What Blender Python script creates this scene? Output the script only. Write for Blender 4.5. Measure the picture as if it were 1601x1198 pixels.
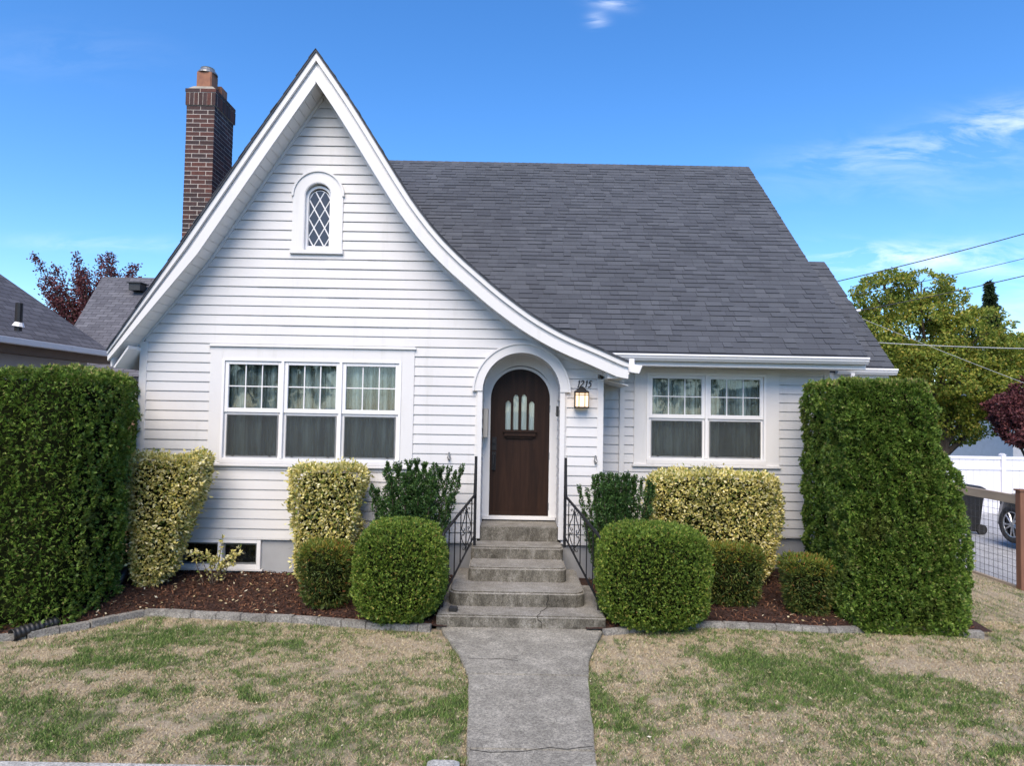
import bpy, bmesh, math, random
import numpy as np
from mathutils import Vector, Matrix, noise
random.seed(11); rng = np.random.default_rng(5)
PI = math.pi
scene = bpy.context.scene
for o in list(bpy.data.objects): bpy.data.objects.remove(o)
COL = scene.collection

# ------------------------------------------------------------------ camera
cam = bpy.data.cameras.new('camera'); camo = bpy.data.objects.new('camera', cam); COL.objects.link(camo)
ROLL, PITCH, CAMZ, FPX = .018, .0402, 2.17, 1070
cam.lens = 36 * FPX / 1601; cam.sensor_width = 36; cam.clip_end = 3000; cam.clip_start = .05
camo.matrix_world = Matrix.Translation((0, -9, CAMZ)) @ Matrix.Rotation(PI / 2 + PITCH, 4, 'X') @ Matrix.Rotation(ROLL, 4, 'Z')
scene.camera = camo

# ------------------------------------------------------------------ light
SUN_EL, SUN_ROT = math.radians(48), math.radians(180 + 12)
w = bpy.data.worlds.new('World'); scene.world = w; w.use_nodes = True
nt = w.node_tree; nt.nodes.clear()
sky = nt.nodes.new('ShaderNodeTexSky'); sky.sky_type = 'NISHITA'; sky.sun_disc = False
sky.sun_elevation = SUN_EL; sky.sun_rotation = SUN_ROT
sky.air_density = 1.0; sky.dust_density = .6; sky.ozone_density = 4.5; sky.altitude = 300
tc = nt.nodes.new('ShaderNodeTexCoord')
sep = nt.nodes.new('ShaderNodeSeparateXYZ'); nt.links.new(tc.outputs['Generated'], sep.inputs[0])
# thin wisps: soft patches at chosen directions, broken up by a stretched noise
def Mth(op, a, b=None):
    n = nt.nodes.new('ShaderNodeMath'); n.operation = op
    for k, v in ((0, a), (1, b)):
        if v is None: continue
        if isinstance(v, (int, float)): n.inputs[k].default_value = v
        else: nt.links.new(v, n.inputs[k])
    return n.outputs[0]
yc = Mth('MAXIMUM', sep.outputs[1], .08); U = Mth('DIVIDE', sep.outputs[0], yc); Vv = Mth('DIVIDE', sep.outputs[2], yc)
cmb = nt.nodes.new('ShaderNodeCombineXYZ'); nt.links.new(U, cmb.inputs[0]); nt.links.new(Vv, cmb.inputs[1])
def cnoise(scale, sy, rot, detail, lo, hi):
    mp = nt.nodes.new('ShaderNodeMapping'); mp.inputs['Scale'].default_value = (1, sy, 1); mp.inputs['Rotation'].default_value = (0, 0, rot); nt.links.new(cmb.outputs[0], mp.inputs[0])
    n = nt.nodes.new('ShaderNodeTexNoise'); n.inputs['Scale'].default_value = scale; n.inputs['Detail'].default_value = detail; n.inputs['Roughness'].default_value = .6; n.inputs['Distortion'].default_value = .5
    nt.links.new(mp.outputs[0], n.inputs['Vector']); r = nt.nodes.new('ShaderNodeMapRange'); r.inputs[1].default_value = lo; r.inputs[2].default_value = hi; r.clamp = True; nt.links.new(n.outputs['Fac'], r.inputs[0]); return r.outputs[0]
tot = None
for (u0, v0, su, sv, amp, rot) in ((.56, .395, .13, .022, .38, .16), (.72, .44, .09, .028, .5, .2), (.62, .37, .2, .05, .12, .1), (.53, .235, .09, .018, 1.1, 0), (.70, .238, .10, .022, .6, 0), (.78, .15, .08, .05, .45, 0), (.13, .62, .03, .012, 1.0, -.2), (.118, .585, .014, .01, .9, 0),
                              (-.60, .235, .12, .012, .25, 0), (-.68, .52, .14, .04, .05, 0)):
    c_, s_ = math.cos(rot), math.sin(rot)
    du = Mth('SUBTRACT', U, u0); dv = Mth('SUBTRACT', Vv, v0)
    a = Mth('ADD', Mth('MULTIPLY', du, c_ / su), Mth('MULTIPLY', dv, s_ / su)); b = Mth('ADD', Mth('MULTIPLY', du, -s_ / sv), Mth('MULTIPLY', dv, c_ / sv))
    e = Mth('EXPONENT', Mth('MULTIPLY', Mth('ADD', Mth('POWER', Mth('ABSOLUTE', a), 2), Mth('POWER', Mth('ABSOLUTE', b), 2)), -1)); e = Mth('MULTIPLY', e, amp)
    tot = e if tot is None else Mth('ADD', tot, e)
nn_ = cnoise(6.5, 3.6, .25, 10, .42, .66)
cl_ = Mth('MINIMUM', Mth('MULTIPLY', tot, nn_), .85)
class _C: outputs = [cl_]
cr = _C
hs = nt.nodes.new('ShaderNodeHueSaturation'); hs.inputs['Saturation'].default_value = 1.24; hs.inputs['Value'].default_value = 1.3; hs.inputs['Hue'].default_value = .504
nt.links.new(sky.outputs[0], hs.inputs['Color'])
mx = nt.nodes.new('ShaderNodeMix'); mx.data_type = 'RGBA'; mx.inputs[7].default_value = (7.0, 7.4, 8.2, 1)
nt.links.new(cr.outputs[0], mx.inputs[0]); nt.links.new(hs.outputs[0], mx.inputs[6])
bg = nt.nodes.new('ShaderNodeBackground'); bg.inputs['Strength'].default_value = .11
wo = nt.nodes.new('ShaderNodeOutputWorld'); nt.links.new(mx.outputs[2], bg.inputs['Color']); nt.links.new(bg.outputs[0], wo.inputs[0])
sl = bpy.data.lights.new('sun', 'SUN'); sl.energy = 2.8; sl.angle = math.radians(45); sl.color = (1, .855, .68)
so = bpy.data.objects.new('sun', sl); COL.objects.link(so)
sd = Vector((math.sin(SUN_ROT) * math.cos(SUN_EL), math.cos(SUN_ROT) * math.cos(SUN_EL), math.sin(SUN_EL)))
so.rotation_euler = sd.to_track_quat('Z', 'Y').to_euler(); so.location = (-5, -12, 14)
scene.view_settings.view_transform = 'Standard'; scene.view_settings.look = 'None'
scene.view_settings.exposure = 0.88; scene.view_settings.gamma = 1
scene.view_settings.use_curve_mapping = False
try: scene.cycles.transparent_max_bounces = 24
except Exception: pass

# ------------------------------------------------------------------ measuring helpers
def _ray(px, py):
    x = px - 800.5; y = py - 599
    xp = x * math.cos(ROLL) + y * math.sin(ROLL); yp = -x * math.sin(ROLL) + y * math.cos(ROLL)
    return xp, -yp * math.cos(PITCH) + FPX * math.sin(PITCH), FPX * math.cos(PITCH) + yp * math.sin(PITCH)
def at(px, py, Y):
    a, u, f = _ray(px, py); t = (Y + 9) / f
    return a * t, CAMZ + u * t
def atz(px, py, z):
    a, u, f = _ray(px, py); t = (z - CAMZ) / u
    return a * t, f * t - 9

# ------------------------------------------------------------------ materials
def newmat(name):
    m = bpy.data.materials.new(name); m.use_nodes = True
    t = m.node_tree; b = t.nodes['Principled BSDF']
    return m, t, b
def N(t, kind, **kw):
    n = t.nodes.new(kind)
    for k, v in kw.items():
        if k in n.inputs: n.inputs[k].default_value = v
        else: setattr(n, k, v)
    return n
def L(t, a, b): t.links.new(a, b)
def ramp(t, fac, stops):
    r = t.nodes.new('ShaderNodeValToRGB'); e = r.color_ramp.elements
    while len(e) < len(stops): e.new(.5)
    for i, (p, c) in enumerate(stops):
        e[i].position = p; e[i].color = (*c, 1) if len(c) == 3 else c
    L(t, fac, r.inputs[0]); return r.outputs[0]
def mixc(t, fac, a, b, mode='MIX'):
    m = t.nodes.new('ShaderNodeMix'); m.data_type = 'RGBA'; m.blend_type = mode
    for s, v in ((0, fac), (6, a), (7, b)):
        if isinstance(v, (int, float)): m.inputs[s].default_value = v
        elif isinstance(v, tuple): m.inputs[s].default_value = (*v, 1) if len(v) == 3 else v
        else: L(t, v, m.inputs[s])
    return m.outputs[2]
def pos(t, scale=(1, 1, 1)):
    g = t.nodes.new('ShaderNodeNewGeometry'); mpn = t.nodes.new('ShaderNodeMapping'); mpn.inputs['Scale'].default_value = scale
    L(t, g.outputs['Position'], mpn.inputs[0]); return mpn.outputs[0]
def noi(t, scale, detail=4, rough=.55, vs=(1, 1, 1), dist=0):
    n = N(t, 'ShaderNodeTexNoise', Scale=scale, Detail=detail, Roughness=rough, Distortion=dist); L(t, pos(t, vs), n.inputs['Vector'])
    return n.outputs['Fac']
def bump(t, b, h, strength, dist=.01):
    n = N(t, 'ShaderNodeBump', Strength=strength, Distance=dist); L(t, h, n.inputs['Height']); L(t, n.outputs[0], b.inputs['Normal'])
def island(t):
    g = t.nodes.new('ShaderNodeNewGeometry'); o = t.nodes.new('ShaderNodeObjectInfo')
    a = N(t, 'ShaderNodeMath', operation='ADD'); L(t, g.outputs['Random Per Island'], a.inputs[0]); L(t, o.outputs['Random'], a.inputs[1])
    f = N(t, 'ShaderNodeMath', operation='FRACT'); L(t, a.outputs[0], f.inputs[0]); return f.outputs[0]
def simple(name, c1, c2=None, scale=8, rough=.6, bs=0, bscale=60, metal=0, vs=(1, 1, 1), spec=None, coat=0):
    m, t, b = newmat(name)
    b.inputs['Roughness'].default_value = rough; b.inputs['Metallic'].default_value = metal
    if spec is not None: b.inputs['Specular IOR Level'].default_value = spec
    if coat: b.inputs['Coat Weight'].default_value = coat
    c2 = c2 or tuple(x * .8 for x in c1)
    L(t, ramp(t, noi(t, scale, 5, .6, vs), [(.3, c2), (.7, c1)]), b.inputs['Base Color'])
    if bs: bump(t, b, noi(t, bscale, 4, .6, vs), bs, .004)
    return m
def white_paint(name, base, rough=.5, streak=.07):
    m, t, b = newmat(name); b.inputs['Roughness'].default_value = rough
    a = ramp(t, noi(t, 1.1, 5, .6, (1, 1, .25)), [(.3, tuple(x * (1 - streak) for x in base)), (.65, base)])
    # soft dirty streaks running down and small specks
    d = ramp(t, noi(t, 5, 6, .7, (1, 1, .12)), [(.56, (1, 1, 1)), (.85, (.84, .84, .80))])
    sp = ramp(t, noi(t, 55, 2, .5), [(.70, (1, 1, 1)), (.78, (.86, .85, .82))])
    c = mixc(t, 1, mixc(t, 1, a, d, 'MULTIPLY'), sp, 'MULTIPLY')
    o = N(t, 'ShaderNodeObjectInfo'); v = ramp(t, o.outputs['Random'], [(0, (.965, .965, .97)), (1, (1, 1, 1))])
    L(t, mixc(t, 1, c, v, 'MULTIPLY'), b.inputs['Base Color'])
    bump(t, b, noi(t, 90, 3, .5, (.12, 1, 1)), .08, .002)
    return m
MAT = {}
MAT['siding'] = white_paint('white_vinyl', (.63, .625, .618), .48)
MAT['trim'] = white_paint('white_trim', (.68, .672, .662), .42, .05)
MAT['soffit'] = white_paint('white_soffit', (.76, .75, .74), .55, .05)
MAT['gutter'] = white_paint('white_gutter_metal', (.80, .80, .81), .32, .05)
MAT['vinyl'] = simple('vinyl_window_frame', (.78, .775, .775), (.74, .735, .735), 3, .32)
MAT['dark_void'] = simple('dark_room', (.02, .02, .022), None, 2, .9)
def shingle_mat():
    m, t, b = newmat('asphalt_shingle'); b.inputs['Roughness'].default_value = .93
    b.inputs['Specular IOR Level'].default_value = .25
    base = ramp(t, island(t), [(0, (.064, .070, .082)), (.35, (.071, .077, .090)), (.7, (.077, .084, .097)), (1, (.088, .095, .109))])
    g = ramp(t, noi(t, 260, 2, .7), [(.3, (.6, .6, .6)), (.7, (1.35, 1.35, 1.35))])
    big = ramp(t, noi(t, .7, 4, .6), [(.3, (.88, .88, .88)), (.7, (1.1, 1.1, 1.1))])
    moss = noi(t, 3.5, 6, .75)
    c = mixc(t, 1, mixc(t, 1, base, g, 'MULTIPLY'), big, 'MULTIPLY')
    mf = ramp(t, moss, [(.68, (0, 0, 0)), (.8, (.35, .35, .35))])
    L(t, mixc(t, mf, c, (.13, .135, .13)), b.inputs['Base Color'])
    bump(t, b, noi(t, 300, 2, .6), .5, .003); return m
MAT['shingle'] = shingle_mat()
def far_shingle():
    m, t, b = newmat('far_shingle'); b.inputs['Roughness'].default_value = .95
    n = N(t, 'ShaderNodeTexBrick', Scale=1, offset=.5); n.inputs['Brick Width'].default_value = .32; n.inputs['Row Height'].default_value = .12
    n.inputs['Mortar Size'].default_value = .008; n.inputs['Color1'].default_value = (.085, .085, .098, 1); n.inputs['Color2'].default_value = (.13, .13, .145, 1)
    n.inputs['Mortar'].default_value = (.035, .035, .04, 1)
    tcn = t.nodes.new('ShaderNodeTexCoord'); L(t, tcn.outputs['UV'], n.inputs['Vector'])
    g = ramp(t, noi(t, 6, 5, .7), [(.3, (.75, .75, .75)), (.7, (1.2, 1.2, 1.2))])
    L(t, mixc(t, 1, n.outputs['Color'], g, 'MULTIPLY'), b.inputs['Base Color']); bump(t, b, n.outputs['Fac'], -.6, .01); return m
MAT['far_shingle'] = far_shingle()
def brick_mat():
    m, t, b = newmat('red_brick'); b.inputs['Roughness'].default_value = .9
    base = ramp(t, island(t), [(0, (.04, .024, .024)), (.3, (.07, .032, .028)), (.55, (.105, .040, .031)), (.8, (.062, .034, .033)), (1, (.038, .027, .029))])
    s = ramp(t, noi(t, 45, 4, .7), [(.3, (.6, .6, .6)), (.7, (1.3, 1.3, 1.3))])
    L(t, mixc(t, 1, base, s, 'MULTIPLY'), b.inputs['Base Color']); bump(t, b, noi(t, 90, 3, .6), .5, .004); return m
MAT['brick'] = brick_mat()
MAT['mortar'] = simple('mortar', (.55, .50, .45), (.38, .34, .31), 14, .95, .5)
MAT['terracotta'] = simple('terracotta', (.33, .15, .085), (.20, .09, .06), 9, .85, .2)
MAT['cement'] = simple('cement_cap', (.36, .33, .28), (.2, .19, .16), 9, .95, .4)
MAT['metal_grey'] = simple('galvanised_metal', (.30, .31, .32), (.2, .2, .2), 8, .45, metal=.7)
def concrete(name, lo, hi, agg=True, stain=.5):
    m, t, b = newmat(name); b.inputs['Roughness'].default_value = .92; b.inputs['Specular IOR Level'].default_value = .15
    a = ramp(t, noi(t, 2.2, 6, .65), [(.3, lo), (.7, hi)])
    sp = ramp(t, noi(t, 62, 4, .9), [(.36, (.42, .41, .39)), (.5, (1, 1, 1)), (.64, (1.6, 1.58, 1.5))])
    st = ramp(t, noi(t, 5.5, 7, .75, (1, 1, 1.6), .5), [(.44, (1 - stain, 1 - stain, 1 - stain)), (.62, (1, 1, 1))])
    c = mixc(t, 1, mixc(t, 1, a, sp, 'MULTIPLY'), st, 'MULTIPLY')
    L(t, c, b.inputs['Base Color']); bump(t, b, noi(t, 95, 4, .75), .7, .006); return m
MAT['walk'] = concrete('walk_concrete', (.25, .238, .205), (.36, .345, .30), stain=.28)
def step_mat():
    m, t, b = newmat('step_concrete'); b.inputs['Roughness'].default_value = .94; b.inputs['Specular IOR Level'].default_value = .2
    a = ramp(t, noi(t, 2.6, 6, .65), [(.3, (.22, .21, .19)), (.7, (.33, .318, .292))])
    sp = ramp(t, noi(t, 85, 3, .85), [(.36, (.48, .47, .44)), (.5, (1, 1, 1)), (.66, (1.45, 1.45, 1.4))])
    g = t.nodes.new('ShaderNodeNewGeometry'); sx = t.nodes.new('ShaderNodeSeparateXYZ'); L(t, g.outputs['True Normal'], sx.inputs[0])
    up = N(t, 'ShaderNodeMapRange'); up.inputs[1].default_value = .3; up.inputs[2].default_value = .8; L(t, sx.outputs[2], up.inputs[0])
    # grime streaks plus painted shade: upright faces darkened by normal, treads kept lighter
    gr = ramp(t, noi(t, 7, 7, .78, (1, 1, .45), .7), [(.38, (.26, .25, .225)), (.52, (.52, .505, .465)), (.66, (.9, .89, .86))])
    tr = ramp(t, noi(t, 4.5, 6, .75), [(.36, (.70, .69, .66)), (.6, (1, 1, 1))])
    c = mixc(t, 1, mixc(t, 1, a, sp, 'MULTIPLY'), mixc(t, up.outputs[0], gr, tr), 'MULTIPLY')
    L(t, c, b.inputs['Base Color']); bump(t, b, noi(t, 85, 4, .8), .9, .008); return m
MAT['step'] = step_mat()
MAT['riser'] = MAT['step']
MAT['block'] = concrete('edging_concrete', (.22, .21, .195), (.34, .33, .305), stain=.35)
MAT['stucco'] = simple('grey_stucco', (.34, .35, .365), (.285, .295, .31), 2.5, .9, .5, 70)
MAT['post_conc'] = concrete('post_concrete', (.40, .40, .38), (.52, .52, .50), stain=.25)
def wood_door():
    m, t, b = newmat('stained_door_wood'); b.inputs['Roughness'].default_value = .5; b.inputs['Specular IOR Level'].default_value = .22
    n = noi(t, 14, 8, .7, (1, 1, .07), .6)
    a = ramp(t, n, [(.28, (.009, .0038, .002)), (.5, (.020, .0085, .0045)), (.75, (.038, .017, .009))])
    wr = ramp(t, noi(t, 4, 6, .75, (1, 1, .3)), [(.66, (0, 0, 0)), (.8, (.5, .5, .5))])
    L(t, mixc(t, wr, a, (.055, .030, .018)), b.inputs['Base Color']); bump(t, b, n, .25, .003); return m
MAT['door'] = wood_door()
MAT['iron'] = simple('black_iron', (.010, .011, .013), (.016, .016, .018), 20, .5, spec=.3)
MAT['black'] = simple('black_plastic', (.015, .015, .016), (.022, .022, .022), 10, .45)
def glass(name, tint, rough=.03, extra=.0):
    m, t, b = newmat(name); t.nodes.remove(b)
    tr = N(t, 'ShaderNodeBsdfTransparent'); tr.inputs[0].default_value = (*tint, 1)
    gl = N(t, 'ShaderNodeBsdfGlossy'); gl.inputs['Roughness'].default_value = rough; gl.inputs[0].default_value = (.9, .95, 1, 1)
    fr = N(t, 'ShaderNodeFresnel', IOR=1.42)
    nn = N(t, 'ShaderNodeBump', Strength=.12, Distance=.02); L(t, noi(t, 2.2, 2, .5), nn.inputs['Height'])
    L(t, nn.outputs[0], gl.inputs['Normal']); 
    mn = N(t, 'ShaderNodeMixShader'); ad = N(t, 'ShaderNodeMath', operation='ADD'); ad.inputs[1].default_value = extra
    L(t, fr.outputs[0], ad.inputs[0]); L(t, ad.outputs[0], mn.inputs[0]); L(t, tr.outputs[0], mn.inputs[1]); L(t, gl.outputs[0], mn.inputs[2])
    L(t, mn.outputs[0], t.nodes['Material Output'].inputs[0]); return m
MAT['glass'] = glass('window_glass', (.88, .92, .91), .02, .012)
MAT['dark_glass'] = simple('leaded_glass', (.045, .05, .062), (.035, .04, .05), 5, .18)
def screen_mat():
    m, t, b = newmat('insect_screen'); b.inputs['Roughness'].default_value = .8; b.inputs['Base Color'].default_value = (.055, .064, .066, 1)
    b.inputs['Alpha'].default_value = .34; return m
MAT['screen'] = screen_mat()
def curtain_mat():
    m, t, b = newmat('sheer_curtain'); b.inputs['Roughness'].default_value = .95; b.inputs['Specular IOR Level'].default_value = .1
    b.inputs['Base Color'].default_value = (.74, .79, .775, 1)
    v = ramp(t, noi(t, 9, 5, .65, (1, 1, .06), .3), [(.38, (.16,) * 3), (.5, (.5,) * 3), (.62, (.97,) * 3)])
    wv = ramp(t, noi(t, 120, 2, .7, (1, 1, .25)), [(.3, (.7,) * 3), (.7, (1,) * 3)]); wh = ramp(t, noi(t, 120, 2, .7, (.25, 1, 1)), [(.3, (.75,) * 3), (.7, (1,) * 3)])
    c = mixc(t, 1, mixc(t, 1, v, wv, 'MULTIPLY'), wh, 'MULTIPLY')
    L(t, c, b.inputs['Alpha']); return m
MAT['curtain'] = curtain_mat()
def leafmat(name, stops, trans=.3, rough=.55, patch=None):
    m, t, b = newmat(name); b.inputs['Roughness'].default_value = rough; b.inputs['Specular IOR Level'].default_value = .35
    c = ramp(t, island(t), stops)
    v = ramp(t, noi(t, 3.0, 3, .6), [(.3, (.80, .82, .80)), (.7, (1.18, 1.15, 1.1))])
    c = mixc(t, 1, c, v, 'MULTIPLY')
    if patch: c = mixc(t, ramp(t, noi(t, patch[1], 4, .6), [(patch[2], (0, 0, 0)), (patch[2] + .12, (patch[3],) * 3)]), c, patch[0])
    L(t, c, b.inputs['Base Color'])
    tr = N(t, 'ShaderNodeBsdfTranslucent'); L(t, c, tr.inputs[0])
    mn = N(t, 'ShaderNodeMixShader'); mn.inputs[0].default_value = trans
    L(t, b.outputs[0], mn.inputs[1]); L(t, tr.outputs[0], mn.inputs[2]); L(t, mn.outputs[0], t.nodes['Material Output'].inputs[0]); return m
MAT['thuja'] = leafmat('arborvitae_leaf', [(0, (.04, .085, .014)), (.4, (.095, .18, .025)), (.75, (.165, .27, .042)), (.93, (.27, .36, .075)), (1, (.28, .20, .10))], patch=((.16, .15, .04), 1.7, .58, .45))
MAT['yew'] = leafmat('clipped_ball_leaf', [(0, (.04, .085, .014)), (.4, (.105, .185, .026)), (.75, (.19, .29, .040)), (.93, (.31, .39, .07)), (1, (.38, .25, .09))])
MAT['thuja_top'] = leafmat('sheared_hedge_top', [(0, (.10, .15, .03)), (.5, (.20, .27, .05)), (.8, (.33, .33, .09)), (1, (.40, .30, .15))])
MAT['varieg'] = leafmat('variegated_leaf', [(0, (.09, .15, .04)), (.12, (.22, .27, .06)), (.25, (.52, .47, .13)), (.6, (.70, .62, .23)), (.85, (.78, .72, .38)), (1, (.84, .80, .55))], .25, .4)
MAT['box'] = leafmat('boxleaf', [(0, (.02, .05, .016)), (.5, (.042, .095, .026)), (.9, (.075, .15, .04)), (1, (.13, .22, .06))], .15, .32)
MAT['nandina'] = leafmat('nandina_leaf', [(0, (.035, .065, .014)), (.5, (.065, .105, .02)), (.85, (.12, .145, .03)), (.97, (.20, .15, .035)), (1, (.26, .07, .03))], .25)
MAT['nandina_top'] = leafmat('nandina_tip', [(0, (.08, .13, .02)), (.5, (.14, .19, .03)), (.8, (.24, .24, .04)), (.94, (.30, .20, .035)), (1, (.32, .10, .04))], .3)
MAT['maple'] = leafmat('autumn_tree_leaf', [(0, (.10, .15, .025)), (.45, (.21, .28, .04)), (.8, (.38, .40, .07)), (1, (.50, .38, .08))], .42)
MAT['plum'] = leafmat('plum_leaf', [(0, (.06, .02, .026)), (.6, (.13, .04, .048)), (1, (.23, .08, .08))], .3)
MAT['conifer'] = leafmat('conifer_leaf', [(0, (.02, .04, .02)), (1, (.05, .08, .035))], .1)
MAT['bark'] = simple('bark', (.10, .075, .055), (.05, .038, .03), 12, .95, .6, 40, vs=(1, 1, .3))
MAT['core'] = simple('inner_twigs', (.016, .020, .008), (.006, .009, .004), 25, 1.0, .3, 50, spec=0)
MAT['cedar'] = simple('cedar_wood', (.30, .20, .13), (.20, .13, .085), 8, .85, .3, 40, vs=(1, 1, .15))
MAT['redwood'] = simple('stained_post_wood', (.21, .10, .06), (.14, .065, .04), 10, .8, .3, 40, vs=(1, 1, .15))
MAT['greywood'] = simple('weathered_rail_wood', (.42, .34, .25), (.30, .24, .18), 10, .85, .3, 40, vs=(.3, .15, 1))
MAT['wire'] = simple('dark_wire', (.09, .09, .09), None, 10, .5, metal=.6)
MAT['gravel'] = concrete('gravel', (.30, .31, .33), (.44, .45, .47), stain=.15)
MAT['asphalt'] = concrete('asphalt', (.045, .045, .047), (.065, .065, .067), stain=.2)
MAT['fence_white'] = simple('white_vinyl_fence', (.74, .74, .79), (.68, .68, .73), 2, .4)
MAT['carpaint'] = simple('black_car_paint', (.012, .013, .016), (.02, .021, .025), 2, .2, coat=.8)
MAT['tyre'] = simple('tyre_rubber', (.022, .022, .023), None, 20, .85)
MAT['alloy'] = simple('alloy_rim', (.55, .56, .58), (.4, .41, .43), 10, .3, metal=.85)
MAT['tan_wall'] = simple('tan_fascia', (.17, .125, .095), (.13, .095, .07), 3, .8)
MAT['pale_wall'] = simple('pale_wall', (.48, .49, .53), (.42, .43, .46), 3, .75)
MAT['blue_wall'] = simple('blue_grey_wall', (.22, .27, .34), (.18, .22, .28), 3, .8)
MAT['cable'] = simple('black_cable', (.02, .02, .024), None, 5, .6)
MAT['cable_pale'] = simple('pale_cable', (.40, .41, .42), None, 5, .5)
def lampmat():
    m, t, b = newmat('lit_frosted_glass'); b.inputs['Base Color'].default_value = (.75, .68, .55, 1); b.inputs['Roughness'].default_value = .5
    b.inputs['Emission Color'].default_value = (1, .62, .30, 1); b.inputs['Emission Strength'].default_value = .75
    return m
MAT['lampglass'] = lampmat()
def bulbmat():
    m, t, b = newmat('lit_bulb'); b.inputs['Emission Color'].default_value = (1, .74, .42, 1); b.inputs['Emission Strength'].default_value = 4; return m
MAT['bulb'] = bulbmat()
def mulch_mat():
    m, t, b = newmat('bark_mulch'); b.inputs['Roughness'].default_value = .95
    c = ramp(t, noi(t, 42, 5, .75), [(.3, (.014, .006, .004)), (.55, (.052, .022, .014)), (.8, (.12, .055, .032))])
    L(t, c, b.inputs['Base Color']); bump(t, b, noi(t, 35, 5, .7), 1, .03); return m
MAT['mulch'] = mulch_mat()
MAT['chip'] = leafmat('bark_chip', [(0, (.018, .008, .005)), (.5, (.065, .026, .016)), (.85, (.13, .055, .03)), (1, (.25, .14, .08))], 0, .9)
MAT['dry_leaf'] = leafmat('dry_pale_leaf', [(0, (.36, .29, .15)), (.6, (.55, .47, .30)), (1, (.62, .58, .48))], .1, .7)
def lawn_mat(name, blade):
    m, t, b = newmat(name); b.inputs['Roughness'].default_value = .85; b.inputs['Specular IOR Level'].default_value = .2
    a = t.nodes.new('ShaderNodeAttribute'); a.attribute_name = 'green'
    if blade:
        st = ramp(t, island(t), [(0, (.27, .175, .095)), (.3, (.43, .34, .21)), (.8, (.58, .48, .31)), (1, (.66, .58, .41))])
        gr = ramp(t, island(t), [(0, (.045, .09, .022)), (.5, (.09, .165, .035)), (1, (.19, .26, .07))])
    else:
        st = ramp(t, noi(t, 60, 5, .75), [(.3, (.25, .195, .13)), (.55, (.47, .39, .28)), (.8, (.64, .55, .42))])
        gr = ramp(t, noi(t, 60, 5, .75), [(.3, (.045, .06, .02)), (.7, (.10, .14, .045))])
    L(t, mixc(t, a.outputs['Fac'], st, gr), b.inputs['Base Color'])
    if not blade: bump(t, b, noi(t, 70, 5, .8), 1, .02)
    return m
MAT['lawn'] = lawn_mat('dry_lawn_soil', False); MAT['blade'] = lawn_mat('grass_blade', True)
MAT['far_ground'] = simple('far_ground', (.09, .10, .06), (.06, .08, .035), .6, .95)

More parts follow.
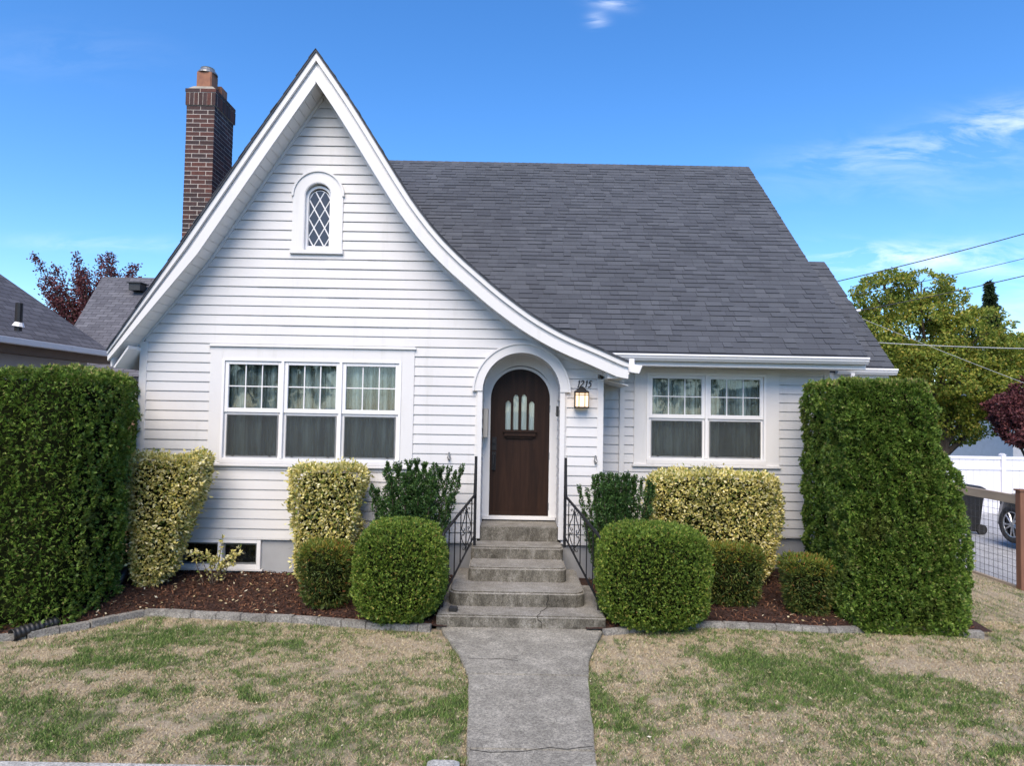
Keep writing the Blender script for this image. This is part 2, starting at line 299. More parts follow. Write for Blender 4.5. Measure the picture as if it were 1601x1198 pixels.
# ------------------------------------------------------------------ mesh helpers
class MB:
    def __init__(s): s.v = []; s.f = []; s.mi = []
    def add(s, vs, fs, mi=0):
        o = len(s.v); s.v += [tuple(v) for v in vs]; s.f += [tuple(i + o for i in f) for f in fs]; s.mi += [mi] * len(fs)
    def box(s, x0, x1, y0, y1, z0, z1, mi=0):
        s.add([(x0, y0, z0), (x1, y0, z0), (x1, y1, z0), (x0, y1, z0), (x0, y0, z1), (x1, y0, z1), (x1, y1, z1), (x0, y1, z1)],
              [(0, 3, 2, 1), (4, 5, 6, 7), (0, 1, 5, 4), (1, 2, 6, 5), (2, 3, 7, 6), (3, 0, 4, 7)], mi)
    def prism_y(s, pts, y0, y1, mi=0):          # polygon in XZ extruded along Y
        n = len(pts); s.add([(x, y0, z) for x, z in pts] + [(x, y1, z) for x, z in pts],
              [tuple(range(n)), tuple(range(2 * n - 1, n - 1, -1))] + [(i, i + n, (i + 1) % n + n, (i + 1) % n) for i in range(n)], mi)
    def prism_z(s, pts, z0, z1, mi=0):
        n = len(pts); s.add([(x, y, z0) for x, y in pts] + [(x, y, z1) for x, y in pts],
              [tuple(range(n - 1, -1, -1)), tuple(range(n, 2 * n))] + [(i, (i + 1) % n, (i + 1) % n + n, i + n) for i in range(n)], mi)
    def prism_x(s, pts, x0, x1, mi=0):          # polygon in YZ
        n = len(pts); s.add([(x0, y, z) for y, z in pts] + [(x1, y, z) for y, z in pts],
              [tuple(range(n - 1, -1, -1)), tuple(range(n, 2 * n))] + [(i, (i + 1) % n, (i + 1) % n + n, i + n) for i in range(n)], mi)
    def tube(s, path, r, k=6, mi=0, cap=True):
        path = [Vector(p) for p in path]; n = len(path); rs = r if isinstance(r, (list, tuple)) else [r] * n
        vs = []; fs = []; up = Vector((.13, .31, .94)).normalized(); prev = None
        for i, p in enumerate(path):
            d = (path[min(i + 1, n - 1)] - path[max(i - 1, 0)])
            d = d.normalized() if d.length > 1e-9 else Vector((0, 0, 1))
            a = prev - d * prev.dot(d) if prev is not None else d.cross(up)
            if a.length < 1e-5: a = d.cross(Vector((1, 0, 0)))
            a.normalize(); prev = a; b = d.cross(a)
            for j in range(k):
                t = 2 * PI * (j + .5) / k; vs.append(p + (a * math.cos(t) + b * math.sin(t)) * rs[i])
        for i in range(n - 1):
            for j in range(k): fs.append((i * k + j, i * k + (j + 1) % k, (i + 1) * k + (j + 1) % k, (i + 1) * k + j))
        if cap: fs += [tuple(range(k - 1, -1, -1)), tuple((n - 1) * k + j for j in range(k))]
        s.add(vs, fs, mi)
    def build(s, name, m, parent=None, smooth=False, bevel=0, seg=2):
        me = bpy.data.meshes.new(name); me.from_pydata(s.v, [], s.f); me.update()
        mm = m if isinstance(m, (list, tuple)) else [m]
        for k in mm: me.materials.append(MAT[k])
        if len(mm) > 1: me.polygons.foreach_set('material_index', s.mi)
        bm = bmesh.new(); bm.from_mesh(me); bmesh.ops.recalc_face_normals(bm, faces=bm.faces)
        if bevel: bmesh.ops.bevel(bm, geom=[e for e in bm.edges if len(e.link_faces) == 2 and e.calc_face_angle(0) > .6], offset=bevel, segments=seg, affect='EDGES', clamp_overlap=True)
        bm.to_mesh(me); bm.free()
        if smooth: me.polygons.foreach_set('use_smooth', [True] * len(me.polygons))
        return link(name, me, parent)
def link(name, me, parent=None):
    o = bpy.data.objects.new(name, me); COL.objects.link(o)
    if parent is not None:
        o.parent = parent
        # all builders give world coordinates
        o.matrix_parent_inverse = WINV[parent.name]
    WINV[o.name] = Matrix.Identity(4); return o
WINV = {}
def tag(o, label, cat, group=None):
    o['label'] = label; o['category'] = cat
    if group: o['group'] = group
    return o
def thing(name, label, cat, loc, group=None):
    o = bpy.data.objects.new(name, None); COL.objects.link(o); o.location = loc; o.empty_display_size = .2
    WINV[o.name] = Matrix.Translation(loc).inverted(); return tag(o, label, cat, group)
def structure(o): o['kind'] = 'structure'; return o
def stuff(o): o['kind'] = 'stuff'; return o
def npmesh(name, V, F, mat, parent=None, attr=None):
    me = bpy.data.meshes.new(name); nv = len(V); nf = len(F); k = F.shape[1]
    me.vertices.add(nv); me.vertices.foreach_set('co', V.astype(np.float32).ravel())
    me.loops.add(nf * k); me.loops.foreach_set('vertex_index', F.astype(np.int32).ravel())
    me.polygons.add(nf); me.polygons.foreach_set('loop_start', np.arange(0, nf * k, k, dtype=np.int32))
    me.polygons.foreach_set('loop_total', np.full(nf, k, dtype=np.int32))
    for m in (mat if isinstance(mat, (list, tuple)) else [mat]): me.materials.append(MAT[m])
    if attr is not None:
        a = me.attributes.new('green', 'FLOAT', 'POINT'); a.data.foreach_set('value', attr.astype(np.float32))
    me.update(calc_edges=True); return link(name, me, parent)

# ------------------------------------------------------------------ ground
def bed_front(x):      # Y of the edging line
    if x < .15:
        P = EL
    else: P = ER
    return np.interp(x, [p[0] for p in P], [p[1] for p in P])
EL = [(-9, -2.75), (-4.95, -2.33), (-4.76, -2.24), (-4.59, -2.08), (-4.3, -1.83), (-4.19, -1.65), (-3.94, -1.36), (-3.51, -1.43), (-2.74, -1.51), (-2.16, -1.55), (-1.45, -1.69), (-1.03, -1.74), (-.8, -1.76)]
ER = [(1.0, -1.78), (1.5, -1.6), (2.17, -1.44), (2.82, -1.48), (3.46, -1.56), (4.08, -1.48), (4.62, -1.55), (5.1, -1.6)]
def lawn_z(x, y):
    z = -.15 - .05 * np.maximum(0, x - 4.6) + .0 * y
    return z
def fnoise(x, y, s, seed=0): return noise.fractal(Vector((x * s + seed, y * s - seed, seed)), 1.0, 2.0, 4)
PATCH = [(atz(px, py, -.13), sx, sy, a) for px, py, sx, sy, a in [
    (1185, 1030, .7, .28, .95), (1330, 1065, 1.1, .32, 1.0), (1210, 1095, .3, .12, .6), (1420, 1110, .5, .15, .5), (950, 1100, .22, .8, .65), (1000, 1150, .5, .3, .45),
    (260, 1000, .5, .16, .95), (340, 985, .6, .10, .8), (430, 1000, .3, .12, .4), (180, 1030, .6, .16, .8), (425, 1055, .35, .09, .9), (250, 1080, .35, .13, .55), (50, 1100, .7, .3, .55),
    (310, 1145, .4, .2, .6), (375, 1080, .2, .08, .8), (700, 1080, .3, .5, .65), (715, 1130, .16, .5, .5), (590, 1070, .35, .2, .35), (640, 1120, .4, .22, .45), (505, 1150, .3, .16, .4),
    (480, 1020, .5, .1, .3), (120, 1150, .4, .25, .5), (1330, 990, 1.2, .06, .3), (1530, 940, .3, .15, .3), (1250, 1150, .7, .2, .35), (1480, 1180, .9, .2, .3)]]
BARE = [(atz(px, py, -.13), sx, sy, a) for px, py, sx, sy, a in [
    (390, 1060, .2, .07, .9), (275, 1140, .16, .12, 1), (110, 1070, .35, .07, .7), (180, 1060, .25, .06, .7), (640, 1005, .5, .10, .6), (1030, 1030, .5, .15, .5), (1080, 1150, .8, .12, .6), (1500, 1050, .8, .4, .7), (400, 1095, .3, .06, .6), (60, 1020, .5, .08, .6)]]
def green(x, y):
    ox, oy = x, y; x = x + .30 * fnoise(ox, oy, 1.9, 21) + .10 * fnoise(ox, oy, 7, 25); y = y + .20 * fnoise(ox, oy, 2.3, 33) + .08 * fnoise(ox, oy, 7, 37)
    g = .13
    for (cx, cy), sx, sy, a in PATCH: g += a * math.exp(-((x - cx) / sx) ** 2 - ((y - cy) / sy) ** 2)
    b = 0
    for (cx, cy), sx, sy, a in BARE: b += a * math.exp(-((x - cx) / sx) ** 2 - ((y - cy) / sy) ** 2)
    n = fnoise(x, y, 1.6, 3.3) * .6 + fnoise(x, y, 5.5, 9.1) * .95 + fnoise(x, y, 15, 2.1) * .75
    return max(0., min(1., (g * 1.08 + n * (.62 + .3 * g) - b * 1.0) * 1.05)), b
def in_walk(x, y, m=0):
    if y < -5: return False
    xl = np.interp(y, [-4.6, -3.0, -2.5, -2.0, -1.6], [-.24, -.33, -.45, -.62, -.72]); xr = np.interp(y, [-4.6, -3.0, -2.5, -2.0, -1.6], [.585, .70, .77, .92, 1.02])
    return xl - m < x < xr + m
xs = np.concatenate([np.arange(-14, -5.6, .4), np.arange(-5.6, 7.4, .05), [7.42]]); ys = np.concatenate([np.arange(-4.52, -.6, .05), np.arange(-.6, 9.6, .4)])
V = np.zeros((len(ys), len(xs), 3)); A = np.zeros((len(ys), len(xs)))
for j, y in enumerate(ys):
    for i, x in enumerate(xs):
        z = float(lawn_z(x, y)) + .012 * fnoise(x, y, 2.2, 5) + .006 * fnoise(x, y, 9, 7)
        if -4.9 < x < 5.2 and y > bed_front(x) + .12: z = -.22
        if in_walk(x, y, .0): z -= .05
        V[j, i] = (x, y, z); A[j, i] = green(x, y)[0]
nx, ny = len(xs), len(ys)
idx = np.arange(nx * ny).reshape(ny, nx)
F = np.stack([idx[:-1, :-1], idx[:-1, 1:], idx[1:, 1:], idx[1:, :-1]], -1).reshape(-1, 4)
structure(npmesh('lawn', V.reshape(-1, 3), F, 'lawn', attr=A.ravel()))
b = MB(); b.add([(-900, -900, -.78), (900, -900, -.78), (900, 900, -.78), (-900, 900, -.78)], [(0, 1, 2, 3)]); structure(b.build('ground', 'far_ground'))
b = MB(); b.box(-40, 40, -6.5, -4.8, -.77, -.72); structure(b.build('pavement', 'walk'))
b = MB(); b.box(-40, 40, -6.66, -6.5, -.9, -.70); structure(b.build('kerb', 'block', bevel=.015))
b = MB(); b.box(-60, 60, -14.5, -6.66, -.9, -.77 - .0); structure(b.build('road', 'asphalt'))
b = MB(); b.box(7.5, 30, -4.5, 9.3, -.9, -.34); structure(b.build('gravel_driveway', 'gravel'))
# grass blades
def scatter_grass(n, x0, x1, y0, y1):
    P = []
    tries = 0
    X = rng.uniform(x0, x1, n); Y = y1 - (y1 - y0) * rng.uniform(0, 1, n) ** .9
    for x, y in zip(X, Y):
        if in_walk(x, y, -.022 * random.random()) : continue
        if -4.95 < x < 5.2 and y > bed_front(x) - .07: continue
        if abs(y + 1.7) < .3 and -.72 < x < 1.02: continue
        g, bare = green(x, y)
        if g < .25 and random.random() < .18 + .5 * min(1, bare): continue
        g2 = (1.0 if random.random() > .25 else .6) if random.random() < g * 1.0 + .02 else 0.15 * random.random()
        P.append((x, y, g2, g))
    return np.array(P)
G = scatter_grass(430000, -4.9, 7.35, -4.5, -.9)
G = np.concatenate([G, scatter_grass(26000, 5.0, 7.35, -1.2, 2.5)])
n = len(G); th = rng.uniform(0, 2 * PI, n); ln = (.018 + .026 * rng.random(n)) * (.65 + .55 * G[:, 2]); wd = .0022 + .0016 * rng.random(n)
lean = rng.uniform(.5, 1.8, n) * (1.35 - .6 * G[:, 2])
base = np.stack([G[:, 0], G[:, 1], lawn_z(G[:, 0], G[:, 1]) - .004], 1)
dx = np.stack([np.cos(th), np.sin(th), np.zeros(n)], 1); th2 = rng.uniform(0, 2 * PI, n)
tipd = np.stack([np.cos(th2) * lean, np.sin(th2) * lean, np.ones(n)], 1); tipd /= np.linalg.norm(tipd, axis=1)[:, None]
GV = np.stack([base - dx * wd[:, None], base + dx * wd[:, None], base + tipd * ln[:, None]], 1).reshape(-1, 3)
GV[:, 2] += .006
o = npmesh('grass', GV, np.arange(3 * n).reshape(-1, 3), 'blade', attr=np.repeat(G[:, 2], 3)); stuff(o)
tag(o, 'short patchy lawn grass, dry straw with green patches, both sides of the walkway', 'grass')
# mulch beds
def bed(xa, xb, wall_fn, name):
    xs = np.arange(xa, xb + .01, .06); ts = np.linspace(0, 1, 26); V = []
    for t in ts:
        for x in xs:
            y0 = float(bed_front(x)) + .03; y1 = wall_fn(x); y = y0 + (y1 - y0) * t
            V.append((x, y, -.105 + .10 * min(1, t * 1.3) + .018 * fnoise(x, y, 4, 1) + .012 * fnoise(x, y, 18, 4)))
    nx = len(xs); idx = np.arange(len(V)).reshape(len(ts), nx)
    return structure(npmesh(name, np.array(V), np.stack([idx[:-1, :-1], idx[:-1, 1:], idx[1:, 1:], idx[1:, :-1]], -1).reshape(-1, 4), 'mulch'))
bed(-5.2, -.62, lambda x: .04, 'mulch_bed'); bed(.82, 5.2, lambda x: .82 if x > 1.15 else .04, 'mulch_bed')
def bedpts(n):
    P = []
    while len(P) < n:
        x = random.uniform(-5.1, 5.1)
        if -.66 < x < 1.0: continue
        y0 = float(bed_front(x)) + .05; y1 = .03 if x < 1.2 else .8; y = random.uniform(y0, y1); t = (y - y0) / (y1 - y0)
        P.append((x, y, -.10 + .10 * min(1, t * 1.3) + .018 * fnoise(x, y, 4, 1) + .012 * fnoise(x, y, 18, 4)))
    return np.array(P)
def rand_dirs(n):
    d = rng.normal(size=(n, 3)); return d / np.linalg.norm(d, axis=1)[:, None]
def flakes(P, ln, wd, tilt=.5):
    n = len(P); th = rng.uniform(0, 2 * PI, n); a = np.stack([np.cos(th), np.sin(th), rng.normal(0, tilt, n)], 1)
    s = np.stack([-np.sin(th), np.cos(th), rng.normal(0, tilt, n)], 1)
    l = ln * rng.uniform(.5, 1.4, n)[:, None]; q = wd * rng.uniform(.6, 1.3, n)[:, None]
    V = np.stack([P - a * l, P + s * q - a * l * .3, P + a * l, P - s * q + a * l * .2], 1).reshape(-1, 3)
    return V, np.arange(4 * n).reshape(-1, 4)
P = bedpts(26000); P[:, 2] += .008; V, F = flakes(P, .022, .006)
tag(stuff(npmesh('bark_chips', V, F, 'chip')), 'reddish brown bark chips covering the planting beds', 'mulch')
P = bedpts(520); P[:, 2] += .016; V, F = flakes(P, .022, .012, .3)
P2 = np.array([(x, y, -.125) for x, y in zip(rng.uniform(-4.5, 6, 160), rng.uniform(-4.4, -1.75, 160)) if not in_walk(x, y)]); V2, F2 = flakes(P2, .016, .009, .2)
tag(stuff(npmesh('fallen_leaves', np.concatenate([V, V2]), np.concatenate([F, F2 + len(V)]), 'dry_leaf')), 'small pale fallen leaves scattered on the bark beds and lawn', 'leaves')
# walkway slabs
wk = thing('walkway', 'grey concrete front walk narrowing towards the street, two joints across it', 'path', (.15, -3, -.12)); del wk['label']; del wk['category']; structure(wk)
def wx(y): return (float(np.interp(y, [-4.6, -3.0, -2.5, -2.0, -1.6], [-.24, -.33, -.45, -.62, -.72])), float(np.interp(y, [-4.6, -3.0, -2.5, -2.0, -1.6], [.585, .70, .77, .92, 1.02])))
for ya, yb in ((-1.61, -2.955), (-2.970, -4.27), (-4.28, -4.54)):
    yy = np.linspace(ya, yb, 9); pl = [(wx(y)[0] + .006 * random.uniform(-1, 1), y) for y in yy]; pr = [(wx(y)[1] + .006 * random.uniform(-1, 1), y) for y in yy[::-1]]
    b = MB(); b.prism_z(pl + pr, -.3, -.118 + random.uniform(-.004, .004)); b.build('slab', 'walk', wk, bevel=.008)
# garden edging
for nm, P, lab in (('garden_edging', EL[1:], 'low curb of grey concrete blocks curving in front of the left planting bed'), ('garden_edging', ER, 'low curb of grey concrete blocks in front of the right planting bed')):
    e = thing(nm, lab, 'edging', (P[3][0], P[3][1], -.15), 'concrete block bed edgings')
    pts = [Vector((p[0], p[1], 0)) for p in P]; L_ = [0]
    for a, c in zip(pts, pts[1:]): L_.append(L_[-1] + (c - a).length)
    def onp(s):
        return Vector((np.interp(s, L_, [p.x for p in pts]), np.interp(s, L_, [p.y for p in pts]), 0))
    s = 0
    while s < L_[-1] - .1:
        ln = .275 + random.uniform(-.015, .015); p = onp(s + .0025); q = onp(min(s + ln - .0025, L_[-1])); d = (q - p).normalized(); nrm = Vector((-d.y, d.x, 0))
        h = random.uniform(-.003, .003); b = MB(); cs = [p - nrm * .042, q - nrm * .042, q + nrm * .042, p + nrm * .042]; zt = -.082 + h
        if P is ER: zt -= .012
        b.prism_z([(c.x, c.y) for c in cs], -.2, zt); b.build('edging_block', 'block', e, bevel=.005); s += ln
# retaining wall and post caps at the street
def cap_post(x, y, w, ztop, label):
    p = thing('gate_post', label, 'post', (x, y, -.8), 'posts at the street end of the walk')
    b = MB(); b.box(x - w * .44, x + w * .44, y - w * .44, y + w * .44, -.77, ztop - .05); b.build('shaft', 'post_conc', p)
    b = MB(); h = w / 2; i = w * .32
    b.add([(x - h, y - h, ztop - .05), (x + h, y - h, ztop - .05), (x + h, y + h, ztop - .05), (x - h, y + h, ztop - .05),
           (x - h, y - h, ztop - .03), (x + h, y - h, ztop - .03), (x + h, y + h, ztop - .03), (x - h, y + h, ztop - .03),
           (x - i, y - i, ztop), (x + i, y - i, ztop), (x + i, y + i, ztop), (x - i, y + i, ztop)],
          [(0, 3, 2, 1), (8, 9, 10, 11)] + [(i, (i + 1) % 4, (i + 1) % 4 + 4, i + 4) for i in range(4)] + [(i + 4, (i + 1) % 4 + 4, (i + 1) % 4 + 8, i + 8) for i in range(4)])
    b.build('post_cap', 'post_conc', p, bevel=.004)
cap_post(-.400, -4.56, .21, -.09, 'pale grey post cap left of the walkway at the bottom edge')
cap_post(1.42, -4.56, .21, -.10, 'pale grey post cap on the lawn right of the walkway, bottom edge')
rw = thing('retaining_wall', 'pale concrete retaining wall along the street edge of the lawn', 'wall', (0, -4.68, -.8))
b = MB(); b.box(-14, -.52, -4.76, -4.53, -.77, -.125); b.build('wall_run', 'post_conc', rw, bevel=.01)
b = MB(); b.box(1.53, 7.4, -4.76, -4.60, -.77, -.19); b.build('wall_run', 'post_conc', rw, bevel=.01)
st = thing('street_steps', 'concrete steps from the walk down to the street', 'steps', (.15, -4.8, -.77))
for k in range(3):
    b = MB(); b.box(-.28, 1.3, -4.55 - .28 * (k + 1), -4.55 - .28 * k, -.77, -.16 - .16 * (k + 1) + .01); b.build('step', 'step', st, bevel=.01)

# ------------------------------------------------------------------ THE HOUSE
house = thing('house', 'white gabled cottage with swooping front roofline, brown arched door and dark grey shingle roof', 'house', (0, 3, 0))
# outline of the rake (outer edge of the shingles) at Y = -.42
RAKE_R = [(-2.585, 6.745), (-2.206, 6.218), (-1.930, 5.80), (-1.666, 5.383), (-1.450, 5.045), (-1.261, 4.765), (-.985, 4.415), (-.700, 4.128), (-.408, 3.880), (-.200, 3.705), (.018, 3.540), (.270, 3.365), (.536, 3.212), (.780, 3.098), (1.033, 2.998), (1.250, 2.905), (1.462, 2.815)]
RAKE_L = [(-2.585, 6.745), (-3.40, 5.492), (-4.217, 4.212), (-5.10, 2.835)]
def smooth_poly(P, it=2):
    for _ in range(it):
        Q = [P[0]]
        for a, c in zip(P, P[1:]):
            Q.append((a[0] * .75 + c[0] * .25, a[1] * .75 + c[1] * .25)); Q.append((a[0] * .25 + c[0] * .75, a[1] * .25 + c[1] * .75))
        P = Q + [P[-1]]
    return P
RR = smooth_poly(RAKE_R, 1)
def offset(P, d, side):          # shift a polyline inwards (down) by d; side = +1 right rake, -1 left rake
    out = []
    for i, p in enumerate(P):
        a = P[max(i - 1, 0)]; c = P[min(i + 1, len(P) - 1)]; t = Vector((c[0] - a[0], c[1] - a[1])).normalized()
        nrm = Vector((t.y, -t.x)) * side
        if i == 0:               # peak: keep on the centre line
            k = d / abs(nrm.y); out.append((p[0], p[1] - k)); continue
        if i == len(P) - 1: out.append((p[0], p[1] + nrm.y * d * 1.02)); continue      # plumb cut at the eave
        q = (p[0] + nrm.x * d, p[1] + nrm.y * d)
        if (q[0] - P[0][0]) * side <= 0.002: q = (P[0][0] + side * .0005 * i, out[0][1] - .0003 * i)
        out.append(q)
    return out
def nrm_side(P, side): return -1 if side > 0 else 1
def ribbon(mb, P, side, d0, d1, y0, y1, mi=0):
    A_ = offset(P, d0, side); B_ = offset(P, d1, side)
    for i in range(len(P) - 1):
        q = [A_[i], A_[i + 1], B_[i + 1], B_[i]]
        mb.prism_y(q, y0, y1, mi)
def ribbon1(P, side, d0, d1, y0, y1):      # one clean shell
    A_ = offset(P, d0, side); B_ = offset(P, d1, side); n = len(P); m = MB()
    vs = [(x, y0, z) for x, z in A_] + [(x, y0, z) for x, z in B_] + [(x, y1, z) for x, z in A_] + [(x, y1, z) for x, z in B_]
    fs = []
    for i in range(n - 1):
        fs += [(i, i + 1, n + i + 1, n + i), (2 * n + i, 3 * n + i, 3 * n + i + 1, 2 * n + i + 1), (i, 2 * n + i, 2 * n + i + 1, i + 1), (n + i, n + i + 1, 3 * n + i + 1, 3 * n + i)]
    fs += [(0, n, 3 * n, 2 * n), (n - 1, 3 * n - 1, 4 * n - 1, 2 * n - 1)]
    m.add(vs, fs); return m
# side = +1: normal (t.y,-t.x): going down-right t=(+,-) -> (-,-) : inward-left and down, good for the right rake. left rake: t=(-,-) -> side -1 gives (+,-)
for P, sd_ in ((RR, 1), (RAKE_L, -1)):
    ribbon1(P, sd_, .018, .078, -.415, -.375).build('crown_board', 'trim', house)
    ribbon1(P, sd_, .0785, .122, -.368, -.34).build('frieze_board', 'soffit', house)
    ribbon1(P, sd_, .122, .235, -.398, -.355).build('barge_board', 'trim', house)
    ribbon1(P, sd_, .225, .262, -.030, .012).build('wall_moulding', 'trim', house)
    ribbon1(P, sd_, .206, .214, -.354, .01).build('soffit_backing', 'soffit', house)
    # vented soffit panels, one by one
    C0 = offset(P, .2155, sd_); C1 = offset(P, .2245, sd_); LL = [0]
    for a, c in zip(C0, C0[1:]): LL.append(LL[-1] + math.hypot(c[0] - a[0], c[1] - a[1]))
    def ip(C, s): return (float(np.interp(s, LL, [p[0] for p in C])), float(np.interp(s, LL, [p[1] for p in C])))
    s = .02
    while s < LL[-1] - .05:
        e = min(s + .128, LL[-1] - .002); a, c, c2, a2 = ip(C0, s + .004), ip(C0, e - .004), ip(C1, e - .004), ip(C1, s + .004)
        b = MB(); b.prism_y([a, c, c2, a2], -.354, -.034); b.build('soffit_panel', 'soffit', house); s += .128
# wall siding --------------------------------------------------------------
def poly_x(P, z):        # x of a descending polyline at height z
    zz = [p[1] for p in P][::-1]; xx = [p[0] for p in P][::-1]; return float(np.interp(z, zz, xx))
INR = offset(RR, .205, 1); INL = offset(RAKE_L, .205, -1)
GX0, GX1 = -4.83, 1.13
ARC_X, ARC_Z, ARC_R = .125, 2.42, .545       # centre line of the door arch trim
GW_X, GW_Z, GW_R = -2.614, 4.97, .26
def span(z):
    l = GX0 if z < 2.85 else max(GX0, poly_x(INL, z)); r = GX1 if z < 2.62 else min(GX1, poly_x(INR, z))
    return l, r
def holes(z):
    H = []
    if 1.40 < z < 2.955: H.append((-3.955, -1.30))
    if z < ARC_Z: H.append((ARC_X - ARC_R, ARC_X + ARC_R))
    elif z < ARC_Z + ARC_R: q = math.sqrt(ARC_R ** 2 - (z - ARC_Z) ** 2); H.append((ARC_X - q, ARC_X + q))
    if 4.21 < z <= GW_Z: H.append((GW_X - GW_R, GW_X + GW_R))
    elif GW_Z < z < GW_Z + GW_R: q = math.sqrt(GW_R ** 2 - (z - GW_Z) ** 2); H.append((GW_X - q, GW_X + q))
    return H
def intervals(z, spanf, holef):
    l, r = spanf(z); segs = [(l, r)]
    for a, c in holef(z):
        ns = []
        for s0, s1 in segs:
            if c <= s0 or a >= s1: ns.append((s0, s1)); continue
            if a > s0: ns.append((s0, a))
            if c < s1: ns.append((c, s1))
        segs = ns
    return [s for s in segs if s[1] - s[0] > .004]
EXPO = .127
def siding(Y, z0, z1, spanf, holef, zb, name='siding_board', parent=house, seams=True, lip=.023):
    rows = int(math.ceil((z1 - z0) / EXPO))
    for k in range(rows):
        a = z0 + k * EXPO; c = min(a + EXPO, z1)
        cuts = sorted(set([a, c, a + .009, c - .012] + [z for z in zb if a < z < c] + [a + (c - a) * t for t in (.33, .66)]))
        mids = []
        groups = {}      # pieces joined when their x-ranges overlap between slices
        pieces = []
        for q0, q1 in zip(cuts, cuts[1:]):
            e = min(.002, (q1 - q0) * .2)
            I0 = intervals(q0 + e, spanf, holef); I1 = intervals(q1 - e, spanf, holef)
            if len(I0) != len(I1): I0 = I1 = intervals((q0 + q1) / 2, spanf, holef)
            for s0, s1 in zip(I0, I1): pieces.append((q0, q1, s0, s1))
        comps = []
        for pc in pieces:
            hit = [cm for cm in comps if any(abs(p[1] - pc[0]) < 1e-6 and p[3][0] < pc[2][1] and p[3][1] > pc[2][0] for p in cm)]
            if hit:
                hit[0].append(pc)
                for h in hit[1:]: hit[0].extend(h); comps.remove(h)
            else: comps.append([pc])
        def yo(z):      # board face: proud at the butt, in at the top
            t = (z - a) / EXPO
            return Y - (lip - (lip - .011) * t)
        for cm in comps:
            jy = random.uniform(-.0012, .0012)
            xl = min(min(p[2][0], p[3][0]) for p in cm); xr = max(max(p[2][1], p[3][1]) for p in cm)
            cutx = []
            if seams and xr - xl > 2.6 and random.random() < .92: cutx = [random.uniform(xl + .8, xr - .8)]
            bounds = [xl - 1] + cutx + [xr + 1]
            for bi, (u0, u1) in enumerate(zip(bounds, bounds[1:])):
                m = MB(); dy = -.0045 * (bi % 2)
                for q0, q1, s0, s1 in cm:
                    l0, r0, l1, r1 = max(s0[0], u0), min(s0[1], u1 + .0), max(s1[0], u0), min(s1[1], u1)
                    if r0 - l0 < .003 and r1 - l1 < .003: continue
                    ya, yc = yo(q0) + dy + jy, yo(q1) + dy + jy
                    if q0 >= c - .0125: ya = yc = Y - .003
                    if q0 == a:      # hem: the bottom 9 mm turns back so a dark reveal opens over the board below
                        m.add([(l0, ya + .001, a + .0), (r0, ya + .001, a), (r0, Y - .001, a + .006), (l0, Y - .001, a + .006), (l1, yc, q1), (r1, yc, q1), (r1, Y - .001, q1), (l1, Y - .001, q1)],
                              [(0, 3, 2, 1), (4, 5, 6, 7), (0, 1, 5, 4), (1, 2, 6, 5), (2, 3, 7, 6), (3, 0, 4, 7)])
                    else:
                        m.add([(l0, ya, q0), (r0, ya, q0), (r0, Y - .001, q0), (l0, Y - .001, q0), (l1, yc, q1), (r1, yc, q1), (r1, Y - .001, q1), (l1, Y - .001, q1)],
                              [(0, 1, 5, 4), (1, 2, 6, 5), (3, 0, 4, 7)] + ([(4, 5, 6, 7)] if q1 > c - .0125 else []))
                if m.v: m.build(name, 'siding', parent)
siding(0, .445, 6.45, span, holes, [1.40, 2.955, ARC_Z, 4.21, GW_Z, 2.62, 2.85])
RX0, RX1, RY = 1.17, 4.46, .78
def rholes(z): return [(1.80, 3.76)] if 1.42 < z < 2.9 else []
siding(RY, .445, 2.87, lambda z: (RX0, RX1), rholes, [1.42])
def sheath(Y, spanf, holef, z0, z1, zs, name='wall'):
    m = MB(); zz = sorted(set(list(np.arange(z0, z1, .06)) + [z1] + zs))
    for q0, q1 in zip(zz, zz[1:]):
        I = intervals((q0 + q1) / 2, spanf, holef)
        for l, r in I: m.box(l, r, Y, Y + .05, q0, q1 + .0005)
    return m.build(name, 'siding', house)
sheath(.0, span, holes, .44, 6.4, [1.40, 2.955, 4.21])
sheath(RY, lambda z: (RX0 - .05, RX1 + .05), rholes, .44, 2.9, [1.42])
# other walls, simple but whole
for (x0, x1, y0, y1, z1) in ((-4.86, -4.80, .05, 8.3, 2.9), (1.11, 1.17, .05, .83, 2.62), (4.46, 4.52, .83, 8.3, 2.9), (-4.80, 4.46, 8.24, 8.3, 2.9)):
    b = MB(); b.box(x0, x1, y0, y1, .2, z1)
    for k in range(int((z1 - .445) / EXPO)):       # lapped courses on the sides
        z = .445 + k * EXPO
        if x1 - x0 < .1:
            xs_ = x1 if x0 > 0 else x0; s_ = 1 if x0 > 0 else -1
            b.prism_z([(xs_, y0), (xs_ + s_ * .012, y0), (xs_ + s_ * .012, y1), (xs_, y1)], z + .004, z + EXPO - .004)
    b.build('wall', 'siding', house)
# gable-end triangles of the main roof
for x0 in (4.46, -4.86):
    b = MB(); b.prism_x([(.83, 2.9), (8.3, 2.9), (5.0, 6.95)], x0, x0 + .06); b.build('wall', 'siding', house)
# dark inside so that the rooms read as rooms
b = MB(); b.box(-4.7, 1.0, 2.5, 2.52, .5, 2.9); b.box(1.7, 4.4, 2.8, 2.82, .5, 2.9); b.box(-4.7, 4.4, .9, 8, .44, .46); b.box(-4.7, 4.4, 1.0, 8, 2.88, 2.9); b.build('room_lining', 'dark_void', house)
